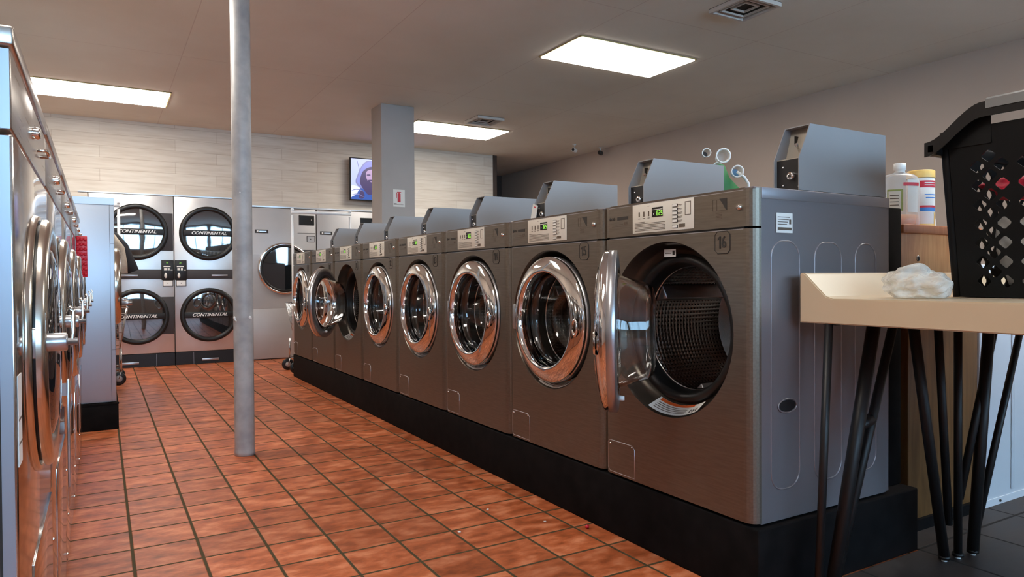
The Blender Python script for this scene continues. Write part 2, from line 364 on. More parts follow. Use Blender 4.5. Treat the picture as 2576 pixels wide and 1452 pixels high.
def seg7(mb, ch, x, y, z, h, w, m):
    """seven segment digit on a face that looks to -x; y is the left edge as seen, z bottom"""
    on = {'0': 'abcdef', '2': 'abged', '5': 'afgcd', '9': 'abcdfg', '1': 'bc', '4': 'fgbc'}[ch]; t = h * .13
    R = {'a': (0, h - t, w, h), 'd': (0, 0, w, t), 'g': (0, h / 2 - t / 2, w, h / 2 + t / 2), 'f': (0, h / 2, t, h), 'e': (0, 0, t, h / 2), 'b': (w - t, h / 2, w, h), 'c': (w - t, 0, w, h / 2)}
    for k in on:
        u0, v0, u1, v1 = R[k]; mb.box((x, y - u1, z + v0), (x + .0008, y - u0, z + v1), m)

# ------------------------------------------------------------------ room shell
ZC = 2.66; XW = 5.80; YB = 8.62; XL = -1.35; YF = -3.0; YR = 10.25
b = MB(); b.box((XL, YF, -.12), (XW, YR, 0), M['tile']); struct(b.build('floor'))
b = MB(); b.box((1.70, .05, .0), (XW - .002, 1.355, .004), M['dark_tile']); b.box((2.396, 1.355, 0), (XW - .002, 8.2, .004), M['dark_tile']); o = b.build('floor'); struct(o)  # darker tile sheets over the floor beside and behind the plinth
b = MB(); b.box((XL, YF, ZC), (XW, YR, ZC + .12), M['ceiling']); struct(b.build('ceiling'))
b = MB(); b.box((XL - .12, YF, 0), (XL, YR, ZC), M['taupe']); struct(b.build('wall_left'))
b = MB(); b.box((XW, YF - .12, 0), (XW + .12, YR + .12, ZC), M['taupe']); struct(b.build('wall_right'))
b = MB()
b.box((XL, YB, 1.872), (1.512, YB + .14, ZC), M['planks']); b.box((1.512, YB, 1.795), (3.035, YB + .14, ZC), M['planks']); b.box((3.035, YB, 0), (4.74, YB + .14, ZC), M['planks'])
b.box((XL, YB, 0), (-.115, YB + .14, 1.872), M['planks'])
struct(b.build('wall_back'))
b = MB(); b.box((XL, YR, 0), (XW, YR + .12, ZC), M['dark_wall']); struct(b.build('wall_rear'))
b = MB(); b.box((4.742, YB - .012, 0), (4.80, YB + .16, ZC), M['dark_wall'], .003); struct(b.build('trim_1'))
b = MB(); b.box((1.40, YB - .012, 1.797), (3.04, YB - .001, 1.812), M['trimsteel']); b.box((-.2, YB - .012, 1.874), (1.40, YB - .001, 1.886), M['trimsteel']); struct(b.build('trim_2'))
# street wall with windows, behind the camera
WIN = [(-.65, .95), (1.05, 2.45), (2.55, 3.95), (4.05, 5.4)]; WZ0, WZ1 = 1.12, 2.58
b = MB(); b.box((XL, YF - .12, 0), (XW, YF, WZ0), M['taupe']); b.box((XL, YF - .12, WZ1), (XW, YF, ZC), M['taupe'])
e = [XL] + [v for w in WIN for v in w] + [XW]
for k in range(0, len(e), 2): b.box((e[k], YF - .12, WZ0), (e[k + 1], YF, WZ1), M['taupe'])
struct(b.build('wall_front'))
for k, (a, c) in enumerate(WIN):
    f = MB()
    for (x0, x1, z0, z1) in ((a, a + .04, WZ0, WZ1), (c - .04, c, WZ0, WZ1), (a + .04, c - .04, WZ0, WZ0 + .04), (a + .04, c - .04, WZ1 - .04, WZ1), ((a + c) / 2 - .02, (a + c) / 2 + .02, WZ0 + .04, WZ1 - .04)):
        f.box((x0, YF - .08, z0), (x1, YF - .03, z1), M['legblack'])
    w = f.build('window_%d' % (k + 1)); struct(w)
    g = MB(); g.box((a + .04, YF - .058, WZ0 + .04), (c - .04, YF - .052, WZ1 - .04), M['pane']); g.build('pane', w)

# pillar and pole
b = MB(); b.box((2.378, 6.58, 0), (2.725, 6.87, ZC), M['pillar'], .006); o = b.build('pillar'); tag(o, 'square grey painted pillar with fire extinguisher sign, behind the washers', 'pillar')
pc = thing('pole', 'round grey steel pole rising from the red tile floor to the ceiling', 'pole', (.655, 3.975, 0))
b = MB(); b.lathe([(0, .0), (0, .0525), (.02, .0525), (.03, .0505), (.035, .0505), (.70, .0505), (.728, .0505), (.733, .0515), (.742, .0515), (.747, .0505), (.78, .0505), (1.70, .0505), (ZC, .0505), (ZC, 0)], M['pole'], axis='z', n=40); b.build('shaft', pc)
for a, z, s_ in ((200, .735, .013), (205, .728, .01), (300, .738, .011), (308, .732, .008), (214, .72, .006), (250, 1.40, .005), (222, 1.1, .004)):
    a = radians(a); b = MB(); b.sphere((cos(a) * .0495, sin(a) * .0495, z), s_, M['chip'], (.25 + .75 * abs(sin(a)), .25 + .75 * abs(cos(a)), .8), 8); b.build('plaster_chip', pc)['label'] = 'rough white plaster blob on the pole'

# ------------------------------------------------------------------ front-loading washers, right row
WW = .695; DX = .65; H = .975; CY, CZ, RR = .362, .545, .288
def make_washer():
    t = thing('washing_machine', '', 'washing machine', (1.6, 1.376, .22))
    face = M['face']; b = MB(); g = .002; y0, y1 = g, WW - g; zt = .855; r = .035
    F = lambda u, v: Vector((0, u, v))
    b.plate_hole(y0 + r, y1 - r, .004, zt, CY, CZ, RR, face, F)
    def corner(mb, yc, s, z0, z1, m):
        for k in range(6):
            a, c = pi / 2 * k / 6, pi / 2 * (k + 1) / 6
            P = lambda q, z: Vector((r - r * cos(q), yc + s * r * sin(q), z))
            mb.poly([P(a, z0), P(c, z0), P(c, z1), P(a, z1)], m, True)
    corner(b, y1 - r, 1, .004, zt, face); corner(b, y0 + r, -1, .004, zt, face)
    # recess wall and floor
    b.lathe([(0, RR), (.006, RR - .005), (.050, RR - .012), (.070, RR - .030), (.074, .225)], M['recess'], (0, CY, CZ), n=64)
    b.box((r, y0, .004), (DX, y0 + .001, zt + .11), M['side']); b.box((r, y1 - .001, .004), (DX, y1, zt + .11), M['side'])
    b.box((DX - .002, y0, .004), (DX, y1, zt + .11), M['side'])
    b.box((r, y0 + .002, .0), (DX - .01, y1 - .002, .006), M['side'])
    # pressed ribs on the near side
    for (x0, x1) in ((.075, .20), (.27, .40), (.47, .58)):
        R = .05; z0, z1 = .09, .82; P = []
        for (cx, cz, q0) in ((x1 - R, z1 - R, 0), (x0 + R, z1 - R, 90), (x0 + R, z0 + R, 180), (x1 - R, z0 + R, 270)):
            for k in range(7): a = radians(q0 + 15 * k); P.append((cx + R * cos(a), y0 + .0005, cz + R * sin(a)))
        b.tube(P, .0028, M['side'], 6, closed=True)
    b.build('cabinet', t)
    # recessed grip on near side
    b = MB(); b.lathe([(.0, .042), (-.003, .045), (-.004, .040), (.0, .036)], M['side'], (.145, y0, .335), 'y', 28, closed=True, sz=.5)
    b.disc((.145, y0 - .0006, .335), .037, M['black'], 'y', 28, sz=.46); b.build('side_grip', t)
    # header band
    b = MB(); z0, z1 = zt + .006, H
    b.box((.004, y0 + r, z0 - .007), (.02, y1 - r, z0 + .002), M['black'])
    pts = []
    prof = [(0.0, z0), (0.0, z1 - .008), (.008, z1)]
    for (xa, za), (xb, zb) in zip(prof[:-1], prof[1:]): b.poly([(xa, y0 + r, za), (xa, y1 - r, za), (xb, y1 - r, zb), (xb, y0 + r, zb)], face)
    corner(b, y1 - r, 1, z0, z1 - .004, face); corner(b, y0 + r, -1, z0, z1 - .004, face)
    b.box((.008, y0 + .004, z1 - .006), (DX, y1 - .004, z1), M['side'], .003)
    b.box((r, y0 - .0018, z1 - .034), (DX + .001, y0 + .004, z1 - .002), M['side'], .001)
    b.build('control_fascia', t)
    b = MB(); b.box((-.0006, y0 + r, zt - .002), (.001, y1 - r, zt), M['trimsteel']); b.box((-.0004, y0 + r, H - .0095), (.004, y1 - r, H - .0075), M['trimsteel']); b.build('edge_highlight', t)  # thin pale lines that draw the highlight along the panel edges
    # sticker panel
    b = MB(); ya, yb_, za, zb = .232, .524, .868, .966; X = -.0015
    b.box((X, ya, za), (.001, yb_, zb), M['sticker'], .0007)
    pn = b.build('control_label', t); pn['label'] = 'cream control sticker with printed instructions and buttons'
    b = MB(); X2 = X - .0006
    for k in range(7):
        z = za + .036 - k * .0048; b.box((X2, yb_ - .012 - (.152 if k else .05), z), (X, yb_ - .012, z + .0015), M['inkbrown'])
    for k in range(3):
        yy = yb_ - .03 - k * .024; b.box((X2, yy - .008, za + .055), (X, yy - .002, za + .072), M['inkbrown']); b.box((X2, yy - .010, za + .048), (X, yy, za + .050), M['inkbrown'])
    for k in range(5):
        z = zb - .022 - k * .0125; b.box((X2, ya + .050, z + .004), (X, ya + .073, z + .0055), M['inkbrown']); b.box((X2, ya + .054, z), (X, ya + .073, z + .0013), M['inkbrown'])
    for (p, q, u, v) in ((ya + .012, ya + .014, za + .045, zb - .01), (ya + .036, ya + .038, za + .045, zb - .01), (ya + .012, ya + .038, zb - .012, zb - .010), (ya + .012, ya + .038, za + .045, za + .047)):
        b.box((X2, p, u), (X, q, v), M['inkbrown'])
    b.box((X2, yb_ - .138 + .06, za + .0645 + .024), (X, yb_ - .09 + .0, za + .090), M['inkbrown'])
    b.box((X2, ya + .038, za + .008), (X, ya + .066, za + .019), M['inkbrown'])
    b.build('print', pn)
    for k in range(6):
        b = MB(); z = zb - .022 - k * .0125 if k < 5 else za + .008
        b.box((X - .0018, ya + .070, z - .001), (X - .0004, ya + .094, z + .0085), M['ink']); b.box((X - .0028, ya + .072, z + .0002), (X - .001, ya + .0925, z + .0075), M['button'])
        b.build('button', pn)
    b = MB(); b.box((X - .001, yb_ - .152, za + .050), (X, yb_ - .100, za + .082), M['lcd']); b.box((X - .0013, yb_ - .151, za + .0735), (X - .0009, yb_ - .101, za + .0755), M['button'])
    b.build('display', pn)
    b = MB()
    for ch, yy in (('0', yb_ - .124), ('2', yb_ - .134), ('5', yb_ - .144)): seg7(b, ch, X - .0018, yy, za + .054, .0165, .0072, M['digit'])
    b.box((X - .0018, yb_ - .110, za + .058), (X - .001, yb_ - .108, za + .062), M['button'])
    b.build('digits', pn)
    # printed marks on the fascia
    b = MB(); b.lathe([(-.0008, 0), (-.0008, .0062), (0, .0062)], M['ink'], (0, .668 - .02, .945 - .018), n=20)
    text_into(b, 'LG', .013, (-.0008, .630, .9265), FX, M['ink']); b.box((-.0008, .551, .921), (0, .609, .932), M['ink'])
    b.box((-.0006, .56, .898), (0, .64, .8995), M['inkbrown']); b.box((-.0006, .58, .905), (0, .62, .9065), M['inkbrown']); b.box((-.0006, .555, .904), (0, .572, .913), M['inkbrown'])
    b.build('fascia_print', t); b = MB()
    b.prism([(-.0008, .128, .950), (-.0008, .098, .950), (-.0008, .098, .914), (-.0008, .104, .918), (-.0008, .116, .936)], (.0008, 0, 0), M['ink'])
    for (u0, v0, u1, v1) in ((.098, .914, .155, .9152), (.154, .914, .1552, .948), (.128, .947, .155, .948), (.138, .914, .1392, .948)): b.box((-.0006, u0, v0), (0, u1, v1), M['inkbrown'])
    for k in range(5): b.box((-.0006, .118, .906 - k * .0042), (0, .142 - (k % 2) * .004, .9078 - k * .0042), M['inkbrown'])
    b.build('pictogram', t)
    b = MB(); b.lathe([(-.010, 0), (-.008, .005), (-.006, .008), (0, .009)], M['chrome'], (.0, .052, .918), n=20); b.build('fascia_lock', t)
    # lint / drain hatch
    b = MB(); y_a, y_b, z_a, z_b = .52, .672 - .005, .012, .125
    P = [(-.0004, y_a, z_a), (-.0004, y_b - .012, z_a), (-.0004, y_b, z_a + .012), (-.0004, y_b, z_b - .01), (-.0004, y_b - .01, z_b), (-.0004, y_a + .016, z_b), (-.0004, y_a, z_b - .012)]
    b.prism([(-.001, p[1], p[2]) for p in P], (.001, 0, 0), M['face']); b.tube(P, .0016, M['trimsteel'], 6, closed=True); b.sphere((-.001, y_b - .014, z_b - .012), .004, M['chrome'], n=8); b.sphere((-.001, y_a + .014, z_b - .006), .003, M['chrome'], n=8)
    b.build('service_hatch', t)
    # door opening: gasket and drum
    b = MB(); b.lathe([(.072, .250), (.062, .244), (.058, .234), (.060, .222), (.074, .213), (.086, .216), (.10, .208), (.12, .208)], M['rubber'], (0, CY, CZ), n=64); gk = b.build('gasket', t)
    gk['label'] = 'black rubber gasket around the drum mouth'
    b = MB(); b.lathe([(.12, .210), (.13, .225)] + [(.13 + .36 * k / 10, .232) for k in range(1, 11)], M['drum'], (0, CY, CZ), n=64, uv=True)
    b.lathe([(.49, .232), (.50, .20), (.495, .06), (.48, .0)], M['drum'], (0, CY, CZ), n=48)
    for a in (30, 150, 270):
        a = radians(a); u = Vector((0, cos(a), sin(a))); w = Vector((0, -sin(a), cos(a))); c = Vector((0, CY, CZ))
        pts = [c + u * .229 + w * .035 + Vector((.15, 0, 0)), c + u * .229 - w * .035 + Vector((.15, 0, 0)), c + u * .19 + Vector((.16, 0, 0))]
        b.prism(pts, (.30, 0, 0), M['trimsteel'], .004)
    b.build('drum', t)
    b = MB(); b.lathe([(.118, .212), (.113, .208), (.118, .203), (.124, .208)], M['chrome'], (0, CY, CZ), n=64, closed=True); b.build('drum_ring', t)
    # caution label on the recess floor + small label above
    b = MB()
    def arc(r0, r1, a0, a1, x, m, n=12):
        for k in range(n):
            q, w = radians(a0 + (a1 - a0) * k / n), radians(a0 + (a1 - a0) * (k + 1) / n)
            b.poly([(x, CY + r0 * cos(q), CZ + r0 * sin(q)), (x, CY + r0 * cos(w), CZ + r0 * sin(w)), (x, CY + r1 * cos(w), CZ + r1 * sin(w)), (x, CY + r1 * cos(q), CZ + r1 * sin(q))], m)
    def cone(r0, r1, a0, a1, lift, m, n=12):      # sticker lying on the sloping recess wall, from x=.008 (outer) to x=.05
        X = lambda rr: .008 + (.2825 - rr) * 1.9 - lift
        for k in range(n):
            q, w = radians(a0 + (a1 - a0) * k / n), radians(a0 + (a1 - a0) * (k + 1) / n)
            b.poly([(X(rr), CY + rr * cos(t_), CZ + rr * sin(t_)) for rr, t_ in ((r0, q), (r0, w), (r1, w), (r1, q))], m)
    cone(.254, .2815, 242, 290, .002, M['paper']); cone(.254, .260, 252, 288, .003, M['orange'])
    for rr in (.263, .267, .271, .275): cone(rr, rr + .0013, 256, 287, .003, M['inkbrown'])
    for a in (245, 248, 251): cone(.268, .277, a, a + 1.6, .003, M['ink'], 2)
    b.build('caution_label', t)['label'] = 'white and orange caution label below the door opening'
    # coin box on top, near edge
    cb = MB(); xa, xb, z0, z1 = .200, .633, H, H + .203; ya, yb_ = .003, .095; tk = .003
    side = lambda y: [(xa, y, z0), (xb, y, z0), (xb, y, z1), (xa + .052, y, z1), (xa, y, z0 + .097)]
    cb.prism(side(ya), (0, tk, 0), M['coinbox']); cb.prism(side(yb_ - tk), (0, tk, 0), M['coinbox'])
    cb.box((xa + .052, ya + tk, z1 - tk), (xb, yb_ - tk, z1), M['coinbox']); cb.box((xb - tk, ya + tk, z0), (xb, yb_ - tk, z1 - tk), M['coinbox'])
    cb.box((xa + .012, ya + tk, z0), (xa + .016, yb_ - tk, z0 + .097), M['black'])
    cb.prism([(xa + .012, ya + tk, z0 + .097), (xa + .055, ya + tk, z0 + .097), (xa + .085, ya + tk, z1 - tk), (xa + .082, ya + tk, z1 - tk), (xa + .052, ya + tk, z0 + .1), (xa + .012, ya + tk, z0 + .1)], (0, yb_ - ya - 2 * tk, 0), M['coininner'])
    cb.box((xa + .05, ya + .0004, z0), (xb + .004, ya + .006, z0 + .012), M['trimsteel'])
    c = cb.build('coin_box', t)
    b = MB(); b.lathe([(xa - .004, 0), (xa - .004, .010), (xa - .002, .012), (xa + .014, .012)], M['chrome'], (0, .034, z0 + .045), n=20); b.box((xa - .006, .0335 - .004, z0 + .041), (xa - .0035, .0335 + .004, z0 + .049), M['ink']); b.build('lock', c)
    b = MB(); b.tube([(xa + .066, .046, z0 + .118), (xa + .05, .046, z0 + .140), (xa + .042, .046, z0 + .146)], [.005, .004, .006], M['chrome'], 10); b.box((xa + .058, .062, z0 + .148), (xa + .074, .0645, z0 + .175), M['ink']); b.build('coin_return_lever', c)
    for q, zz in ((.068, .02), (.068, .075), (.012, .012)):
        b = MB(); b.sphere((xa + .011, q, z0 + zz), .0035, M['chrome'], n=8); b.build('screw', c)
    # door: origin at the hinge (far side)
    hy = CY + RR - .012
    d = bpy.data.objects.new('door', None); COL.objects.link(d); d.parent = t; d.location = (-.004, hy, CZ); d.empty_display_size = .05
    c0 = (0, CY - hy, 0); Ro = .260
    b = MB(); b.lathe([(.006, Ro - .001), (-.004, Ro), (-.009, Ro - .003), (-.018, Ro - .018), (-.026, Ro - .036), (-.031, Ro - .054), (-.031, Ro - .060), (-.026, .195), (.000, .192), (.030, .188), (.034, .206), (.006, Ro - .001)], M['chrome'], c0, n=72)
    b.build('door_ring', d)['label'] = 'polished chrome door ring'
    b = MB(); b.lathe([(.006, Ro - .002), (.006, Ro), (.030, Ro), (.033, Ro - .004), (.036, .222), (.034, .206)], M['trimsteel'], c0, n=64); b.build('door_back_ring', d)
    b = MB(); b.lathe([(.152, .0005), (.150, .112), (.143, .141), (.122, .156), (.065, .172), (.040, .181), (.030, .190), (.022, .190), (.034, .177), (.062, .167), (.118, .151), (.138, .137), (.146, .109), (.148, .0005)], M['glass'], c0, n=56)
    b.build('door_glass', d)['label'] = 'clear glass bowl of the door'
    b = MB(); b.lathe([(-.004, .028), (-.010, .026), (-.010, .020), (.000, .016), (.002, .0)], M['chrome'], (-.022, CY - hy - .224, -.02), n=28, sy=.6, sz=1.3); b.build('door_grip', d)
    b = MB(); b.box((-.002, -.030, -.055), (.034, .012, .055), M['trimsteel'], .004); b.tube([(.02, .004, -.075), (.02, .004, .075)], .007, M['trimsteel']); b.build('hinge', d)
    b = MB(); b.lathe([(.036, 0), (.036, .009), (.052, .007), (.052, 0)], M['whiteplastic'], (0, CY - hy - .02, -.215), n=14); b.build('stopper', d)
    return t, d
def number_plate(t, n):
    b = MB(); y, z, w, h, c = .116, .819, .029, .033, .010
    P = [(0, y - w, z - h + c), (0, y - w + c, z - h), (0, y + w - c, z - h), (0, y + w, z - h + c), (0, y + w, z + h - c), (0, y + w - c, z + h), (0, y - w + c, z + h), (0, y - w, z + h - c)]
    b.prism([(-.0008, p[1], p[2]) for p in P], (.0006, 0, 0), M['face']); b.tube([(-.0008, p[1], p[2]) for p in P], .0013, M['ink'], 5, closed=True)
    txt = str(n); pos = {'1': .012, 'x': .019}; wd = [pos.get(ch, pos['x']) for ch in txt]; yy = y + sum(wd) / 2
    for ch, w_ in zip(txt, wd):
        yc = yy - w_ / 2; yy -= w_
        if ch == '1':
            b.box((-.0022, yc - .0035, z - .018), (-.0009, yc + .0020, z + .018), M['ink']); b.prism([(-.0022, yc + .0015, z + .018), (-.0022, yc + .0075, z + .012), (-.0022, yc + .0075, z + .0065), (-.0022, yc + .0015, z + .0115)], (.0012, 0, 0), M['ink'])
        else:
            for q in (-.0008, 0, .0008): text_into(b, ch, .0500, (-.0014 + q * .1, yc + q, z - .0005), FX, M['ink'], width=.0155)
    b.build('number_plate', t)['label'] = 'octagonal plate with number %d' % n
W0, D0 = make_washer()
ws = [W0]
for k in range(1, 8):
    w = copy_tree(W0); w.location = (1.6, 1.376 + k * WW, .22); ws.append(w)
WL = ['front-loading washer numbered 16, nearest of the right row, its door ajar', 'front-loading washer numbered 15 with closed chrome door, beside the nearest washer',
      'front-loading washer numbered 14 with a paper tag at its coin box', 'front-loading washer numbered 13, fourth from the near end of the right row',
      'front-loading washer numbered 12, just nearer than the far washer with its door ajar', 'front-loading washer numbered 11, its door ajar, far along the right row',
      'front-loading washer numbered 10, last but one at the far end', 'front-loading washer numbered 9, farthest of the right row by the cart']
for k, w in enumerate(ws):
    number_plate(w, 16 - k); w['label'] = WL[k]; w['group'] = 'front-loading washers on the black plinth'
    d = [c for c in w.children if c.name.startswith('door') and c.type == 'EMPTY'][0]
    d.rotation_euler.z = radians({0: -41, 5: -38}.get(k, 0))
# rating label on the near washer only
b = MB(); b.box((.095, -.0012, .862), (.165, .0, .920), M['paper']); b.box((.10, -.0018, .870), (.160, -.0012, .878), M['inkbrown'])
for k in range(4): b.box((.10, -.0018, .886 + k * .007), (.14 + .004 * k, -.0012, .888 + k * .007), M['inkbrown'])
b.box((.150, -.0018, .888), (.158, -.0012, .902), M['inkbrown']); b.build('rating_label', W0, (0, 0, -.018))['label'] = 'white rating label on the side panel'
b = MB(); b.box((.039, .395, .790), (.0398, .450, .815), M['paper']); b.box((.0385, .40, .795), (.039, .41, .81), M['ink']); b.box((.0385, .415, .800), (.039, .445, .802), M['inkbrown']); b.build('lot_label', W0, (0, -.04, -.005))
# paper tag on 14
b = MB(); X = Matrix.Rotation(radians(18), 4, 'X'); b.box((-.001, -.022, -.045), (.001, .022, .045), M['paper'], X=X); b.box((-.002, -.006, .030), (-.001, .006, .036), M['redprint'], X=X)
o = b.build('paper_tag', None, (1.6 + .185, 1.376 + 2 * WW + .075, 1.195 + .048)); tag(o, 'white paper tag leaning at the coin box of washer 14', 'tag')

# plinths
b = MB(); b.box((1.603, 1.362, 0), (2.395, 1.376 + 8 * WW + .03, .214), M['plinth'], .006); o = b.build('plinth'); tag(o, 'long black plinth under the right row of washers', 'plinth')

# ------------------------------------------------------------------ large washers, left row
LX = -.105; LW = .70
def make_big():
    t = thing('washer_extractor', '', 'washing machine', (LX, 1.21, 0)); c, cz = .37, .822
    b = MB(); b.box((-.85, .003, .02), (0, LW - .003, 1.143), M['brushed'], .004)
    b.box((-.80, .02, 0), (-.03, LW - .02, .021), M['black'])
    b.build('cabinet', t)
    b = MB(); b.box((-.845, .0, .02), (-.004, .003, 1.14), M['sidesteel']); b.box((-.0225, -.0015, .02), (-.019, .0, 1.14), M['ink']); b.box((-.845, .0, 1.15), (-.003, .003, 1.262), M['sidesteel'])
    b.build('side_panel', t)
    b = MB(); b.box((-.85, .003, 1.149), (-.001, LW - .003, 1.262), M['panelsteel'], .003); b.build('control_fascia', t)
    b = MB(); b.box((-.85, .0, 1.266), (.003, LW - .001, 1.295), M['panelsteel'], .004); b.build('top_cap', t)
    b = MB(); b.lathe([(.012, 0), (.012, .009), (.008, .011), (-.002, .011)], M['chrome'], (0, c - .02, 1.207), n=14); b.build('knob', t)
    b = MB(); b.tube([(0, c + .07, 1.19), (.016, c + .07, 1.19), (.016, c + .15, 1.19), (0, c + .15, 1.19)], .0032, M['chrome'], 8); b.build('soap_door_pull', t)
    b = MB(); b.tube([(-.02, c + .05, 1.295), (-.02, c + .05, 1.318)], .004, M['ink'], 8); b.sphere((-.02, c + .05, 1.322), .006, M['chrome'], n=8); b.build('top_stud', t)
    b = MB(); b.box((-.001, .205, .17), (.003, LW - .02, .46), M['brushed'], .001); 
    b.build('lower_panel', t)
    for yy, zz in ((.05, .06), (.05, .33), (.15, .16)):
        b = MB(); b.sphere((.0, yy, zz), .005, M['chrome'], n=8); b.build('screw', t)
    b = MB(); b.lathe([(0, .236), (.008, .234), (.009, .226), (.009, .195), (.0, .19)], M['goldsteel'], (0, c, cz), n=64); b.build('door_flange', t)
    b = MB(); b.lathe([(.013, .228), (.020, .228), (.027, .222), (.029, .212), (.027, .19), (.018, .176), (.013, .172)], M['goldsteel'], (0, c, cz), n=64)
    b.lathe([(.009, .218), (.013, .218)], M['black'], (0, c, cz), n=64)
    d = b.build('door', t); d['label'] = 'round polished steel door'
    b = MB(); b.lathe([(.018, .176), (.026, .170), (.034, .14), (.037, .0)], M['doorglass'], (0, c, cz), n=48); b.build('door_glass', d)
    b = MB(); ly = c - .205; lz = .835
    b.box((.003, ly - .016, lz - .025), (.018, ly + .012, lz + .025), M['trimsteel'], .003)
    b.lathe([(.016, 0), (.016, .013), (.018, .015), (.054, .015), (.056, .013), (.056, .006), (.070, .006), (.070, 0)], M['trimsteel'], (0, ly, lz), n=24)
    b.tube([(.060, ly, lz), (.064, ly, lz + .004), (.064, ly + .004, lz + .05), (.058, ly + .004, lz + .058)], .0035, M['chrome'], 8)
    b.build('latch', d)
    b = MB(); b.box((.002, c + .21, cz - .05), (.016, c + .25, cz + .05), M['trimsteel'], .003); b.build('hinge', d)
    b = MB(); b.box((.0, .006, .67), (.0012, .055, .80), M['paper']); b.box((.0012, .01, .70), (.0016, .05, .703), M['inkbrown']); b.box((.0012, .01, .735), (.0016, .05, .738), M['inkbrown']); b.build('instruction_label', t)
    return t
B0 = make_big(); bl = [B0]
for k in range(1, 5):
    w = copy_tree(B0); w.location = (LX, 1.21 + k * LW, 0); bl.append(w)
for k, w in enumerate(bl):
    w['label'] = ['large steel washer nearest the camera at the left edge', 'large steel washer second in the left row, past the nearest', 'middle large steel washer of the left row', 'large steel washer with the red dimpled box on its front', 'farthest large steel washer of the left row, before the taller blue-grey one'][k]
    w['group'] = 'large steel washers of the left row'
b = MB(); b.box((.030, .08, .44), (.036, .10, .70), M['trimsteel'], .002); b.box((0, .085, .66), (.032, .095, .69), M['trimsteel']); b.build('release_bar', bl[1])
rb = MB(); rb.box((0, 0, 0), (.047, .03, .20), M['red'], .003)
for i in range(3):
    for j in range(8): rb.sphere((.008 + i * .0155, -.001, .016 + j * .024), .0085, M['red'], (1, .6, 1), 10)
o = rb.build('dimpled_box', None, (LX + .001, 3.99, .955)); tag(o, 'small red box with round dimples on a left row washer', 'box')
# taller machines at the far left, protruding
ET = []
for k in range(2):
    y0 = 5.10 + k * .95; xr = .075
    t = thing('tumbler_washer', ['tall blue-grey steel machine on a black plinth, nearer of two', 'tall steel machine behind the blue-grey side panel, farther of two'][k], 'washing machine', (xr, y0, .172), group='tall machines at the far left'); ET.append(t)
    b = MB(); b.box((-.88, 0, 0), (0, .94, 1.29), M['sidesteel'], .004); b.box((-.88, -.003, 1.245), (-.001, 0, 1.288), M['sidesteel']); b.box((-.0265, -.0015, .0), (-.025, .0, 1.245), M['ink'])
    b.box((-.024, -.002, .33), (-.001, .0, .3315), M['ink']); b.box((-.024, -.002, 1.0), (-.001, .0, 1.0015), M['ink']); b.build('cabinet', t)
    b = MB(); b.lathe([(0, .26), (.02, .26), (.04, .245), (.04, .20), (.03, .19)], M['goldsteel'], (0, .42, .73), n=48); b.lathe([(.03, .195), (.032, .15), (.036, 0)], M['doorglass'], (0, .42, .73), n=40); d = b.build('door', t)
    b = MB(); b.lathe([(.04, 0), (.04, .016), (.10, .016), (.10, 0)], M['trimsteel'], (0, .16, .62), n=16); b.build('latch', d)
b = MB(); b.box((-.80, 5.085, 0), (.085, 7.02, .168), M['plinth'], .006); b.box((-.80, 5.083, .16), (.088, 5.10, .170), M['plinth']); o = b.build('plinth'); tag(o, 'short black plinth under the tall blue-grey machine at left', 'plinth')

